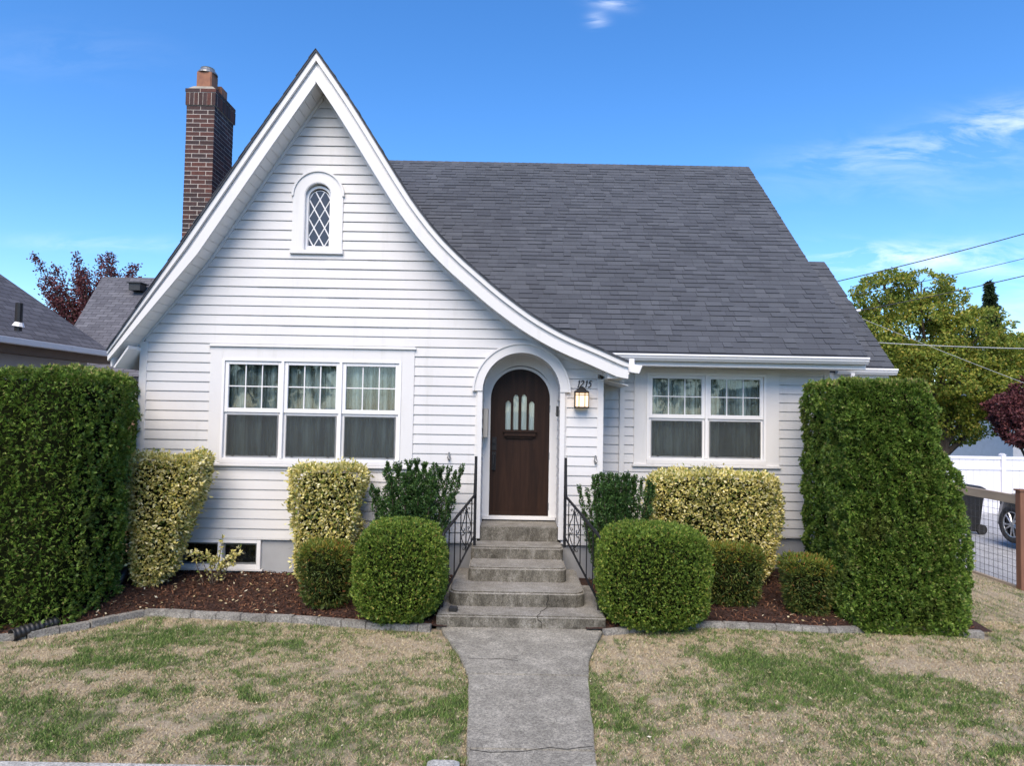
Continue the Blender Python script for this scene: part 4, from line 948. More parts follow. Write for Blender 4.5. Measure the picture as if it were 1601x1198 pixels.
# ------------- wing roof (curved), runs back into the main roof
def back_y(z): return max(.35, EY + (z - EZ) / math.tan(SLP) + .25)
for P, sd_ in ((RR, 1), (RAKE_L, -1)):
    A_ = offset(P, -.002, sd_); B_ = offset(P, .0175, sd_); n = len(P); m = MB()
    vs = [(x, -.432, z) for x, z in A_] + [(x, -.432, z) for x, z in B_] + [(x, back_y(z), z) for x, z in A_] + [(x, back_y(z), z) for x, z in B_]; fs = []
    for i in range(n - 1): fs += [(i, i + 1, n + i + 1, n + i), (2 * n + i, 3 * n + i, 3 * n + i + 1, 2 * n + i + 1), (i, 2 * n + i, 2 * n + i + 1, i + 1), (n + i, n + i + 1, 3 * n + i + 1, 3 * n + i)]
    fs += [(0, n, 3 * n, 2 * n), (n - 1, 3 * n - 1, 4 * n - 1, 2 * n - 1)]
    m.add(vs, fs); wr_ = m.build('wing_roof', 'shingle', house)
    # shingle courses on it
    m = MB(); C = offset(P, -.004, sd_); LL = [0]
    for a, c in zip(C, C[1:]): LL.append(LL[-1] + math.hypot(c[0] - a[0], c[1] - a[1]))
    s = 0
    while s < LL[-1] - .05:
        e = min(s + .15, LL[-1]); p0 = (np.interp(s, LL, [p[0] for p in C]), np.interp(s, LL, [p[1] for p in C])); p1 = (np.interp(e, LL, [p[0] for p in C]), np.interp(e, LL, [p[1] for p in C]))
        t = Vector((p1[0] - p0[0], p1[1] - p0[1])).normalized(); nn = Vector((-t.y, t.x)) * sd_; y = -.445 + random.random() * .012; yb_ = back_y(p1[1])
        while y < yb_:
            wd = random.choice(classes); h = random.choice((.006, .011)); q = [(p0[0], p0[1]), (p1[0], p1[1]), (p1[0] + nn.x * h, p1[1] + nn.y * h), (p0[0] + nn.x * .002, p0[1] + nn.y * .002)]
            m.prism_y(q, y, min(y + wd - .003, yb_)); y += wd
        s += .143
    stuff(m.build('shingle', 'shingle', wr_))
# left eave return of the wing
b = MB(); b.prism_y([(-5.06, 2.63), (-4.88, 2.91), (-4.88, 2.87), (-5.045, 2.62)], -.33, 3); b.build('eave_return', 'soffit', house)
b = MB(); b.prism_y([(-5.085, 2.80), (-5.085, 2.64), (-5.065, 2.64), (-5.065, 2.80)], -.35, 3); b.build('side_fascia', 'trim', house)
b = MB(); b.box(-4.99, -4.83, .02, .1, 2.84, 3.02); b.build('eave_blocking', 'soffit', house)
b = MB(); b.prism_y([(1.21, 2.60), (1.44, 2.60), (1.44, 2.615), (1.21, 2.70)], -.33, .33); b.build('eave_return', 'soffit', house)
# porch-like soffit in the recess
b = MB(); b.prism_y([(1.2, 2.60), (1.2, 2.615), (1.534, 2.535), (1.534, 2.52)], .02, RY - .02); b.build('recess_soffit', 'soffit', house)
b = MB(); b.box(1.45, 1.60, .34, .79, 2.69, 2.81); b.build('eave_blocking', 'soffit', house)
# ------------- rear extension to the right
b = MB(); e0, z0_, r0, rz0 = 1.15, 2.92, 3.35, 4.93
b.prism_x([(e0, z0_ - .1), (e0, z0_ - .01), (r0, rz0), (r0 + 2.2, z0_ - .01), (r0 + 2.2, z0_ - .1), (r0, rz0 - .1)], 4.40, 5.66); er = b.build('side_roof', 'shingle', house)
T2 = tabs(4.84, 5.67, math.hypot(rz0 - z0_, r0 - e0), e0, z0_, None); build_tabs(T2, set(), e0, z0_, er)
b = MB(); b.box(4.52, 5.50, 1.45, 5.2, -.5, 2.85); b.prism_x([(1.45, 2.85), (5.2, 2.85), (3.35, 4.8)], 5.44, 5.5)
for k in range(19): z = .445 + k * EXPO; b.box(4.52, 5.512, 1.44, 1.45, z + .004, z + EXPO - .004)
b.build('side_wing', 'siding', house)
b = MB(); b.box(4.6, 5.6, 1.16, 1.19, 2.66, 2.86); b.box(4.6, 5.6, 1.19, 1.45, 2.70, 2.72); b.build('side_fascia', 'trim', house)
gutter(4.80, 5.68, 1.158, 2.885)
b = MB(); b.box(4.99, 5.05, 1.06, 1.12, .0, 2.81); b.build('downspout', 'gutter', house, bevel=.004)
# ------------- chimney
CX0, CX1, CY0, CY1, CT = -5.055, -4.625, 1.30, 2.00, 7.015
b = MB(); b.box(CX0 + .003, CX1 - .003, CY0 + .003, CY1 - .003, .0, CT - .02); chim = b.build('chimney', 'mortar', house)
brm = {}
def brick(x0, x1, y0, y1, z0, z1):
    key = (round(x1 - x0, 3), round(y1 - y0, 3), round(z1 - z0, 3))
    if key not in brm:
        m = MB(); m.box(0, x1 - x0, 0, y1 - y0, 0, z1 - z0); me = bpy.data.meshes.new('brick'); me.from_pydata(m.v, [], m.f); me.materials.append(MAT['brick']); me.update(); brm[key] = me
    o = bpy.data.objects.new('brick', brm[key]); COL.objects.link(o); o.parent = chim; o.location = Vector((x0 + random.uniform(-.0015, .0015), y0 + random.uniform(-.002, .002), z0)); WINV[o.name] = Matrix.Identity(4)
hid = MB(); CO = .0677; g = .0055
zz = 2.9; r = 0; zlast = CT - .30
while zz < zlast:
    z1 = zz + CO - .011; put = brick if zz > 4.35 else (lambda *a: hid.box(*a))
    if r % 2 == 0:
        put(CX0, CX0 + .2095, CY0, CY0 + .10, zz, z1); put(CX1 - .2095, CX1, CY0, CY0 + .10, zz, z1)
        sy = [CY0 + .111, CY0 + .305, CY0 + .50, CY1]
    else:
        put(CX0, CX0 + .0975, CY0, CY0 + .20, zz, z1); put(CX0 + .1085, CX1 - .1085, CY0, CY0 + .10, zz, z1)
        sy = [CY0 + .0, CY0 + .211, CY0 + .405, CY0 + .60, CY1]
    for a, c in zip(sy, sy[1:]): put(CX1 - .0975, CX1, a, c - (.011 if c < CY1 else 0), zz, z1)
    hid.box(CX0, CX0 + .1, CY0 + .211, CY1 - .0, zz, z1); hid.box(CX0 + .11, CX1 - .11, CY1 - .1, CY1, zz, z1)
    zz += CO; r += 1
# soldier course and top course
z1 = zz + .19
hid2 = MB(); hid2.box(CX0 - .012, CX1 + .012, CY0 - .014, CY1 + .018, zz - .002, z1 + .06); hid2.build('mortar_core', 'mortar', chim)
n_ = 7; W_ = (CX1 - CX0 + .032) / n_
for i in range(n_): brick(CX0 - .016 + i * W_ + .004, CX0 - .016 + (i + 1) * W_ - .004, CY0 - .018, CY0 + .05, zz, z1)
n_ = 11; W_ = (CY1 - CY0 - .03 + .01) / n_
for i in range(n_): brick(CX1 - .05, CX1 + .017, CY0 + .055 + i * W_ + .004 - .0, CY0 + .055 + (i + 1) * W_ - .004, zz, z1)
for x0, x1 in ((CX0 - .02, CX0 + .20), (CX0 + .212, CX1 + .02)): brick(x0, x1, CY0 - .02, CY0 + .08, z1 + .01, z1 + .062)
for y0, y1 in ((CY0 + .09, CY0 + .29), (CY0 + .3, CY0 + .5), (CY0 + .51, CY1 + .02)): brick(CX1 - .08, CX1 + .02, y0, y1, z1 + .01, z1 + .062)
stuff(hid.build('brick', 'brick', chim))
zt = z1 + .063; b = MB(); b.add([(CX0 - .01, CY0 - .01, zt), (CX1 + .01, CY0 - .01, zt), (CX1 + .01, CY1 + .01, zt), (CX0 - .01, CY1 + .01, zt), (CX0 + .07, CY0 + .05, zt + .07), (CX1 - .07, CY0 + .05, zt + .07), (CX1 - .07, CY1 - .05, zt + .07), (CX0 + .07, CY1 - .05, zt + .07)],
      [(4, 5, 6, 7), (0, 1, 5, 4), (1, 2, 6, 5), (2, 3, 7, 6), (3, 0, 4, 7), (0, 3, 2, 1)]); b.build('cement_crown', 'cement', chim, bevel=.008)
for (y0, y1, h, xo) in ((CY0 + .07, CY0 + .31, .26, -.0), (CY0 + .38, CY0 + .60, .17, .03)):
    b = MB(); x0, x1 = CX0 + .10 + xo, CX1 - .10 + xo; b.box(x0, x1, y0, y1, zt, zt + .06 + h); b.build('flue', 'terracotta', chim, bevel=.012)
zc_ = zt + .33; cx_, cy_ = (CX0 + CX1) / 2, CY0 + .19; m = MB(); n_ = 20; vs = []
for rr_, zz_ in ((.15, zc_ - .02), (.148, zc_ + .0), (.11, zc_ + .045), (.10, zc_ + .06), (.105, zc_ + .075), (.0, zc_ + .08)):
    for j in range(n_): vs.append((cx_ + rr_ * math.cos(2 * PI * j / n_), cy_ + rr_ * math.sin(2 * PI * j / n_), zz_))
m.add(vs, [(i * n_ + j, i * n_ + (j + 1) % n_, (i + 1) * n_ + (j + 1) % n_, (i + 1) * n_ + j) for i in range(5) for j in range(n_)] + [tuple(range(n_))[::-1]]); m.build('flue_cap', 'metal_grey', chim)

# fix parenting offsets for parts linked with shared mesh data (house empty is offset, sub-parents are at the origin)
# ------------------------------------------------------------------ front steps
fs_ = thing('front_steps', 'five weathered concrete front steps widening towards the walkway, crack on the right', 'steps', (.15, -1, -.1))
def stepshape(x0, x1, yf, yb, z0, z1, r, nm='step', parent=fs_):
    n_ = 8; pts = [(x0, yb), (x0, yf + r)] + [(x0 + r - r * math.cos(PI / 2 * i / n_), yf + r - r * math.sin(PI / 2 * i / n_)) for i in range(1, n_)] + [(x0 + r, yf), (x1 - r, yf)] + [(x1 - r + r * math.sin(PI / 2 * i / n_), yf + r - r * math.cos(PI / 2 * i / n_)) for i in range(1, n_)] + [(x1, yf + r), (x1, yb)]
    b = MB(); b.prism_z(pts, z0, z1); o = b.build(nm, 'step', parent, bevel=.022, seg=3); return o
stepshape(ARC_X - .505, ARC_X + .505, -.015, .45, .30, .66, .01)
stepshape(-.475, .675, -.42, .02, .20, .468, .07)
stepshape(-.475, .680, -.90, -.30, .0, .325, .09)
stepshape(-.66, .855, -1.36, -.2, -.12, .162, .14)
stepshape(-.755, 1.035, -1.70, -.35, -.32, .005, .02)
# crack: thin dark groove pieces following a jagged path over the two lowest steps
MAT['crack'] = simple('crack_dirt', (.03, .027, .022), None, 20, 1)
def crack(path, w_):
    m = MB(); m.tube([Vector(p) for p in path], w_, 5); m.build('crack', 'crack', fs_)
crack([(.44, -1.362, .145), (.445, -1.363, .10), (.425, -1.362, .05), (.432, -1.364, .01)], .004)
crack([(.43, -1.37, .006), (.40, -1.45, .006), (.35, -1.53, .006), (.345, -1.60, .006), (.31, -1.68, .005), (.318, -1.702, -.03), (.36, -1.702, -.06), (.352, -1.702, -.11)], .004)
m = MB(); m.tube([(-.36, -2.60, -.117), (-.20, -2.62, -.117), (-.05, -2.60, -.117), (.10, -2.65, -.117)], .0018, 4); m.tube([(.60, -4.22, -.117), (.42, -4.27, -.117), (.30, -4.25, -.117), (.12, -4.31, -.117), (-.1, -4.33, -.117), (-.24, -4.30, -.117)], .0022, 4); m.build('hairline_crack', 'crack', wk)
lx_, lz_ = at(709, 950, -1.55); b = MB(); b.box(lx_ - .05, lx_ + .045, -1.60, -1.50, .006, .045); o = b.build('solar_light', 'black', bevel=.008)
b = MB(); b.box(lx_ - .04, lx_ + .035, -1.59, -1.51, .0455, .048); b.build('solar_panel', 'dark_glass', o); tag(o, 'small dark solar light on the left end of the lowest front step', 'light')

# ------------------------------------------------------------------ handrails
def spiral(m, c, r0, turns, a0, u, sgn, rad=.005):
    pts = []
    for i in range(22):
        t = i / 21; a = a0 + sgn * turns * 2 * PI * t; r_ = r0 * (1 - .75 * t); pts.append(Vector(c) + u * (r_ * math.cos(a)) + Vector((0, 0, 1)) * (r_ * math.sin(a)))
    m.tube(pts, rad, 5)
def railing(s_, label):
    top = Vector((.695, -.34, 0)) if s_ > 0 else Vector((-.435, -.34, 0)); bot = Vector((.995, -1.42, 0)) if s_ > 0 else Vector((-.725, -1.42, 0))
    rl = thing('handrail', label, 'handrail', (bot.x, bot.y, 0), 'black iron handrails of the front steps')
    def P(t, z): p = top.lerp(bot, t); return Vector((p.x, p.y, z))
    zr = lambda t: 1.115 + (.80 - 1.115) * t; zb = lambda t: .60 - .515 * t
    m = MB(); m.box(top.x - .017, top.x + .017, top.y - .017, top.y + .017, .47, 1.585); m.build('post', 'iron', rl)
    m = MB(); m.box(bot.x - .018, bot.x + .018, bot.y - .018, bot.y + .018, .004, .79); m.build('post', 'iron', rl)
    m = MB(); m.tube([P(-.0, 1.58), P(.02, 1.20), P(.03, 1.10), P(.5, zr(.5)), P(1, zr(1)), P(1.02, zr(1) - .03)], .017, 6); m.build('top_rail', 'iron', rl)
    m = MB(); m.tube([P(0, zb(0)), P(1, zb(1))], .012, 4); m.build('bottom_rail', 'iron', rl)
    for t in (.12, .48, .66, .83):
        m = MB(); m.tube([P(t, zb(t)), P(t, zr(t))], .0075, 4); m.build('baluster', 'iron', rl)
    t = .30; u = (bot - top).normalized(); m = MB(); m.tube([P(t, zb(t)), P(t, zr(t))], .0075, 4)
    zm = (zb(t) + zr(t)) / 2; c = P(t, zm)
    for sg in (-1, 1):
        # S scrolls either side of the picket
        path = [c + u * (sg * x * 2.2) + Vector((0, 0, z)) for x, z in ((.005, .22), (.02, .19), (.035, .13), (.062, .08), (.075, .03), (.062, -.01), (.04, -.02), (.028, 0), (.038, .015))]
        m.tube(path, .0062, 5)
        path = [c + u * (sg * x * 2.2) + Vector((0, 0, z)) for x, z in ((.038, -.03), (.028, -.05), (.045, -.065), (.068, -.05), (.075, -.09), (.055, -.14), (.03, -.18), (.012, -.20), (.004, -.19))]
        m.tube(path, .0062, 5)
        m.tube([c + u * (sg * x * 2.2) + Vector((0, 0, z)) for x, z in ((.004, .20), (.03, .245), (.055, .235), (.05, .215), (.04, .222))], .005, 5)
        m.tube([c + u * (sg * x * 2.2) + Vector((0, 0, z)) for x, z in ((.004, -.215), (.03, -.245), (.052, -.23), (.045, -.212))], .005, 5)
    m.build('scrollwork', 'iron', rl)
railing(-1, 'black iron handrail with scrollwork on the left side of the front steps')
railing(1, 'black iron handrail with scrollwork on the right side of the front steps')

# ------------------------------------------------------------------ foliage
def hull(cx, cy, z0, H, a, b_, m_=4., n_=4., ta=0, tb=0, shx=0, nphi=64, nth=128):
    """superellipsoid-like body; ta/tb: half-width change top vs bottom; returns grid of points"""
    ph = np.linspace(-PI / 2 * .985, PI / 2 * .999, nphi); th = np.linspace(0, 2 * PI, nth + 1)
    PH, TH = np.meshgrid(ph, th, indexing='ij')
    sp = lambda v, e: np.sign(v) * np.abs(v) ** e
    z = sp(np.sin(PH), 2 / m_); r = np.abs(np.cos(PH)) ** (2 / m_); t = (z + 1) / 2
    X = cx + (a + ta * (t - .5)) * r * sp(np.cos(TH), 2 / n_) + shx * (t - .5); Y = cy + (b_ + tb * (t - .5)) * r * sp(np.sin(TH), 2 / n_); Z = z0 + H * t
    return np.stack([X, Y, Z], -1)
def sample(Hh, n, zmin=None):
    A_ = Hh[1:, :-1] - Hh[:-1, :-1]; B_ = Hh[:-1, 1:] - Hh[:-1, :-1]; c = np.cross(B_, A_); ar = np.linalg.norm(c, axis=-1); w_ = ar.ravel().copy()
    w_ /= w_.sum(); k = rng.choice(len(w_), n, p=w_); i, j = np.unravel_index(k, ar.shape)
    u, v = rng.random(n)[:, None], rng.random(n)[:, None]
    P = Hh[i, j] * (1 - u) * (1 - v) + Hh[i + 1, j] * u * (1 - v) + Hh[i, j + 1] * (1 - u) * v + Hh[i + 1, j + 1] * u * v
    nn = c[i, j] / np.maximum(ar[i, j][:, None], 1e-9); return P, nn
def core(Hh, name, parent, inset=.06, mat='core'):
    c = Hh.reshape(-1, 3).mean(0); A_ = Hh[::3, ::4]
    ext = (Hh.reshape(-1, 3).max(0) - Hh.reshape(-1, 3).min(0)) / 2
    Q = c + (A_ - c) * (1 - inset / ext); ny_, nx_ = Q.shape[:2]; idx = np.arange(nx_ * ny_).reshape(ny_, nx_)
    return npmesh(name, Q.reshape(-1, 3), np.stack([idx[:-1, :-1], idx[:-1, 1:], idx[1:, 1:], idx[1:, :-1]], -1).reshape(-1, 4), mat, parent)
def norml(v): return v / np.maximum(np.linalg.norm(v, axis=1)[:, None], 1e-9)
def leaves(P, D, S, ln, wd, curl=.15):
    """diamond leaf folded along its midrib: base P, direction D, side S"""
    n = len(P); Nn = norml(np.cross(D, S)); ln = ln[:, None]; wd = wd[:, None]
    V = np.stack([P, P + D * ln * .5 + S * wd + Nn * wd * curl, P + D * ln, P + D * ln * .5 - S * wd + Nn * wd * curl], 1).reshape(-1, 3)
    return V, np.arange(4 * n).reshape(-1, 4)
def clumped(P, nn, scale, depth, seed=0.):
    k = np.array([noise.voronoi(Vector((p[0], p[1], p[2] * .62)) * (1 / scale) + Vector((seed, 0, 0)))[0][0] for p in P.tolist()])
    return P - nn * (depth * np.clip(k * 1.2, 0, 1.15) ** 1.35)[:, None], k
def foliage(Hh, n, mat, ln, wd, scale, depth, name='foliage', parent=None, droop=0., upb=.4, jit=.6, fan=1, seed=0., topmat=None, keep=None, lift=1.0, stray=.03, rough=.03):
    P, nn = sample(Hh, n)
    P, k = clumped(P, nn, scale, depth, seed)
    big = np.array([noise.fractal(Vector(p) * 2.0, .9, 2.0, 3) for p in P.tolist()]); P = P + nn * (big * rough)[:, None] - nn * (rng.random(n) ** 2 * .03)[:, None] + nn * ((rng.random(n) < .02) * stray)[:, None]
    if keep is not None:
        kk = keep(P); P, nn = P[kk], nn[kk]; n = len(P)
    D = norml(nn * lift + np.array([0, 0, upb]) + rng.normal(0, jit, (n, 3))); S = norml(np.cross(D, rand_dirs(n)))
    Vs = []; 
    if fan == 1: V, F = leaves(P, D, S, ln * rng.uniform(.6, 1.3, n), wd * rng.uniform(.7, 1.2, n))
    else:
        Vs = []; Fs = []; o = 0
        for q in range(fan):
            a = (q - (fan - 1) / 2) * .55; Dq = norml(D * math.cos(a) + S * math.sin(a)); Sq = norml(np.cross(np.cross(D, S), Dq))
            V, F = leaves(P + D * (.1 * ln * abs(q - (fan - 1) / 2)), Dq, Sq, ln * rng.uniform(.55, 1.2, n) * (1 - .12 * abs(q - (fan - 1) / 2)), wd * np.ones(n)); Vs.append(V); Fs.append(F + o); o += len(V)
        V = np.concatenate(Vs); F = np.concatenate(Fs)
    return stuff(npmesh(name, V, F, mat, parent))
# arborvitae hedges -----------------------------------------------------
def hedge(lab, parts, n_tot, mat='thuja', seed=0):
    h0 = parts[0]; t = thing('arborvitae_hedge', lab, 'hedge', (h0[0], h0[1], h0[2]))
    for q, pr in enumerate(parts):
        Hh = hull(*pr[:6], m_=pr[6], n_=pr[7], ta=pr[8], tb=pr[9], shx=pr[10] if len(pr) > 10 else 0)
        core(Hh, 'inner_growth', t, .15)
        ztop = pr[2] + pr[3] - .045
        foliage(Hh, int(n_tot * pr[11] * .22), 'thuja_top', .045, .006, .10, .05, parent=t, fan=3, rough=.055, upb=.8, jit=.5, seed=seed + q * 7, keep=lambda P: P[:, 2] > ztop - .10 * rng.random(len(P)) ** 2)
        foliage(Hh, int(n_tot * pr[11]), mat, .043, .0064, .105, .115, parent=t, fan=4, rough=.055, upb=.35, jit=.5, seed=seed + q * 7)
    m = MB(); x, y, z = h0[:3]
    for k in range(4): m.tube([(x - .36 + .24 * k, y, z - .15), (x - .36 + .24 * k, y, z + .5)], .05, 7)
    m.build('trunk', 'bark', t)
# right hedge: tall main body plus lower left shoulder that steps back
hedge('large clipped arborvitae hedge at the right house corner beside the mesh fence', [
    (4.24, -1.23, -.19, 2.79, .575, .43, 16, 5, -.17, -.06, -.235, .62),
    (4.36, -.12, .05, 2.57, .48, .50, 16, 5, .0, -.05, -.04, .34),
    (4.72, -1.15, -.21, 2.06, .345, .46, 4, 4, -.10, 0, -.06, .22)], 95000)
hedge('tall clipped arborvitae hedge filling the left edge of the picture, left of the house', [
    (-6.0, -1.45, -.25, 2.80, 1.62, .74, 16, 5, .03, -.08, .10, .62),
    (-5.27, -.45, -.15, 2.66, .42, .70, 9, 4, -.02, 0, .05, .22)], 95000, seed=31)
# clipped balls ----------------------------------------------------------
def ball(lab, cx, cy, z0, H, a, b_, m_, n_, n=26000, ta=0, seed=0):
    t = thing('round_bush', lab, 'bush', (cx, cy, z0), 'clipped round bushes beside the steps')
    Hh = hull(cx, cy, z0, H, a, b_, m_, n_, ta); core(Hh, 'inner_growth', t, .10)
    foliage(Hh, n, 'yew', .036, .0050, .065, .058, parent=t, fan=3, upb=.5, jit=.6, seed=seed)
ball('clipped round green bush left of the front steps', -1.165, -1.50, -.13, 1.11, .51, .50, 3.0, 2.4, 24000, seed=3)
ball('wider clipped round green bush right of the front steps, beside the right newel', 1.575, -1.42, -.14, 1.10, .625, .52, 3.8, 2.5, 29000, seed=17)
# variegated shrubs -------------------------------------------------------
def varieg(lab, cx, cy, z0, H, a, b_, ta, n, shx=0, m_=7, seed=0, keep=None):
    t = thing('variegated_shrub', lab, 'shrub', (cx, cy, z0), 'clipped variegated shrubs along the wall'); n = int(n * 1.7)
    Hh = hull(cx, cy, z0, H, a, b_, m_, 4.5, ta, 0, shx); core(Hh, 'inner_growth', t, .12)
    foliage(Hh, n, 'varieg', .050, .0135, .085, .055, rough=.06, stray=.06, parent=t, upb=.25, jit=.75, seed=seed)
    m = MB()
    for k in range(5): x = cx + random.uniform(-.12, .12); m.tube([(x, cy, z0 - .12), (x + random.uniform(-.1, .1), cy, z0 + .4)], .012, 5)
    m.build('stem', 'bark', t)
varieg('yellow variegated shrub, wedge-shaped, between the tall left hedge and the basement window', -4.27, -.52, -.02, 1.60, .36, .30, .33, 9000, .16, seed=2)
varieg('yellow variegated shrub under the right end of the triple window', -2.28, -.40, .0, 1.46, .40, .28, .16, 8600, .06, seed=12)
varieg('wide yellow variegated shrub under the right double window', 2.68, .12, .0, 1.42, .84, .36, .10, 15500, .0, seed=22)
# sprouting small one
t = thing('variegated_sapling', 'small sparse variegated sprout in front of the basement window', 'shrub', (-3.6, -.5, 0), )
m = MB(); LP = []; 
for k in range(13):
    bx_, by_ = -3.62 + random.uniform(-.12, .12), -.5 + random.uniform(-.08, .08); ex_, ey_, h = bx_ + (k / 12 - .5) * .78, by_ + random.uniform(-.15, .15), random.uniform(.20, .40)
    if k == 0: ex_, h = bx_ + .02, .52
    pts = [Vector((bx_, by_, 0)).lerp(Vector((ex_, ey_, h)), q / 5) + Vector((0, 0, .06 * math.sin(q / 5 * PI))) for q in range(6)]; m.tube(pts, [.006, .005, .0045, .004, .003, .002], 5)
    for q in range(46): s = random.random() ** .6; p = pts[0].lerp(pts[-1], s); LP.append((p.x, p.y, p.z + .06 * math.sin(s * PI)))
m.build('stem', 'bark', t); LP = np.array(LP); n = len(LP); D = norml(rng.normal(0, 1, (n, 3)) + np.array([0, -.2, .5])); V, F = leaves(LP, D, norml(np.cross(D, rand_dirs(n))), .05 * rng.uniform(.6, 1.2, n), np.full(n, .012)); stuff(npmesh('foliage', V, F, 'varieg', t))
# dark upright shrubs made of spires --------------------------------------
def upright(lab, base, spires, y, dens=900, seed=0, lean=.0):
    t = thing('upright_shrub', lab, 'shrub', (base[0], y, base[1]), 'dark upright shrubs behind the round bushes')
    m = MB(); AP = []; AD = []
    dens *= .72
    for (px, py, wpx, dy) in spires:
        X, Z = at(px, py, y + dy); x0 = base[0] + (X - base[0]) * .42; z0 = base[1]; R_ = wpx / 122 / 2
        pts = [Vector((x0, y + dy * .3, z0)), Vector((x0 + (X - x0) * .55, y + dy * .7, z0 + (Z - z0) * .5)), Vector((X, y + dy, Z - .03))]
        m.tube([pts[0], pts[1], pts[2]], [.012, .008, .004], 5)
        n = int(dens * (R_ / .06) * ((Z - z0) / .9)); s = rng.random(n) ** .85; s = np.clip(s, .12, 1)
        for q in range(n):
            c = pts[0].lerp(pts[1], s[q] * 2) if s[q] < .5 else pts[1].lerp(pts[2], s[q] * 2 - 1)
            rr_ = R_ * (1 - .5 * max(0, s[q] - .75) / .25) * (.55 + .45 * math.sin(s[q] * 40 + px)) * (1 if s[q] > .3 else .8) * random.random() ** .35; a = random.uniform(0, 2 * PI)
            AP.append((c.x + rr_ * math.cos(a), c.y + rr_ * math.sin(a), c.z + random.uniform(-.02, .03))); AD.append((math.cos(a), math.sin(a), .9))
    m.build('stem', 'bark', t); P = np.array(AP); n = len(P); D = norml(np.array(AD) + rng.normal(0, .6, (n, 3))); V, F = leaves(P, D, norml(np.cross(D, rand_dirs(n))), .026 * rng.uniform(.7, 1.3, n), np.full(n, .0085)); stuff(npmesh('foliage', V, F, 'box', t))
sp = [(581, 755, 13, 0), (590, 762, 14, .02), (606, 722, 24, 0), (622, 722, 26, .05), (640, 718, 26, -.03), (652, 716, 22, .08), (664, 722, 28, .02), (680, 724, 26, -.04), (690, 728, 22, .04), (703, 728, 15, 0), (712, 736, 12, .03), (723, 726, 11, 0), (612, 745, 26, -.12), (634, 738, 28, -.14), (657, 740, 28, -.15), (678, 746, 26, -.13), (598, 775, 20, -.05), (706, 770, 14, -.08), (645, 735, 26, .14), (670, 738, 26, .14)]
upright('dark green upright shrub between the triple window and the left handrail', (-1.27, .02), sp, -.52, 1700)
sp = [(905, 757, 9, -.03), (918, 762, 11, 0), (934, 741, 20, .0), (948, 740, 24, .0), (962, 740, 24, -.05), (976, 741, 24, .0), (990, 744, 20, .05), (944, 752, 24, -.1), (962, 752, 26, -.1), (980, 754, 24, -.1), (912, 800, 13, 0), (932, 790, 13, -.04), (928, 742, 14, 0), (941, 738, 16, .06), (954, 738, 17, .0), (968, 740, 18, .05), (982, 738, 18, 0), (994, 742, 14, .04), (1004, 745, 10, .0), (1016, 750, 20, 0), (1022, 755, 16, .05), (960, 750, 20, .12), (980, 752, 20, .12), (925, 815, 18, .0), (950, 765, 18, .1), (975, 770, 18, -.08)]
upright('dark green upright shrub behind the right handrail, under the recessed wall corner', (1.33, .02), sp, -.42, 1500)
# nandinas ----------------------------------------------------------------
def nandina(lab, cx, cy, z0, H, a, b_, n, shx=0):
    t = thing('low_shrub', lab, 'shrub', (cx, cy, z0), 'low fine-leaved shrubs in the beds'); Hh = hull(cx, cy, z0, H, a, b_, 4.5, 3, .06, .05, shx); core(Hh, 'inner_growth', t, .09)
    zc__ = z0 + H * .78
    foliage(Hh, n, 'nandina', .05, .0062, .07, .05, parent=t, upb=.3, jit=.8, keep=lambda P: P[:, 2] < zc__ + .08 * rng.random(len(P)))
    foliage(Hh, n, 'nandina_top', .05, .0062, .07, .05, parent=t, upb=.5, jit=.8, keep=lambda P: P[:, 2] > zc__ - .04)
nandina('low green shrub with reddish tips between the middle variegated shrub and the left round bush', -2.06, -1.17, -.08, .73, .285, .26, 6500)
nandina('low green shrub with golden top, right of the wider round bush', 2.66, -.78, -.08, .72, .34, .26, 7500)
nandina('smallest low shrub, standing alone in front of the right hedge', 3.42, -1.05, -.10, .66, .27, .24, 6000)

# ------------------------------------------------------------------ drain pipes
dp = thing('drain_pipe', 'black corrugated drain pipe poking out under the left hedge at the bed edging', 'pipe', (-4.8, -2.2, -.1))
xa, ya = atz(30, 985, -.07); m = MB(); pth = []; rr_ = []
for i in range(60):
    t = i / 59; pth.append((xa + .01 + .20 * t, ya - .12 + .36 * t, -.088 + .03 * t)); rr_.append(.062 if i % 6 < 3 else .055)
m.tube(pth, rr_, 16, cap=False); o = m.build('pipe_wall', 'black', dp, smooth=True); so_ = o.modifiers.new('wall', 'SOLIDIFY'); so_.thickness = .006
m = MB(); m.tube([(-4.66, -.82, -.03), (-4.63, -.72, .1), (-4.60, -.62, .2), (-4.60, -.3, .22)], .05, 12); o = m.build('downspout_hose', 'black', smooth=True); tag(o, 'black drain hose at the foot of the leftmost variegated shrub', 'pipe')

# ------------------------------------------------------------------ neighbours left
def uvproject(o, along, upv):
    me = o.data; uv = me.uv_layers.new(name='UVMap'); mw = np.zeros(len(me.loops) * 2)
    for p in me.polygons:
        n = p.normal; h = n.cross(Vector((0, 0, 1)))
        h = h.normalized() if h.length > .01 else Vector((1, 0, 0)); u2 = h.cross(n).normalized() if True else None
        for li in p.loop_indices:
            c = me.vertices[me.loops[li].vertex_index].co; mw[li * 2] = c.dot(h); mw[li * 2 + 1] = c.dot(u2)
    uv.data.foreach_set('uv', mw)
nb = thing('neighbour_house', 'neighbouring house at the left edge with grey hip roof, white gutter and brown fascia', 'house', (-11, 1, -.2))
NX = -8.05; _, nz0 = at(0, 526, 1.7); nz0 = CAMZ + (642 - 14 - 526 - 0) / 1070 * (9 + 1.7) * 1.0
NYB = 4.75; NYF = -3.5; NR = 3.6
b = MB(); zt = nz0
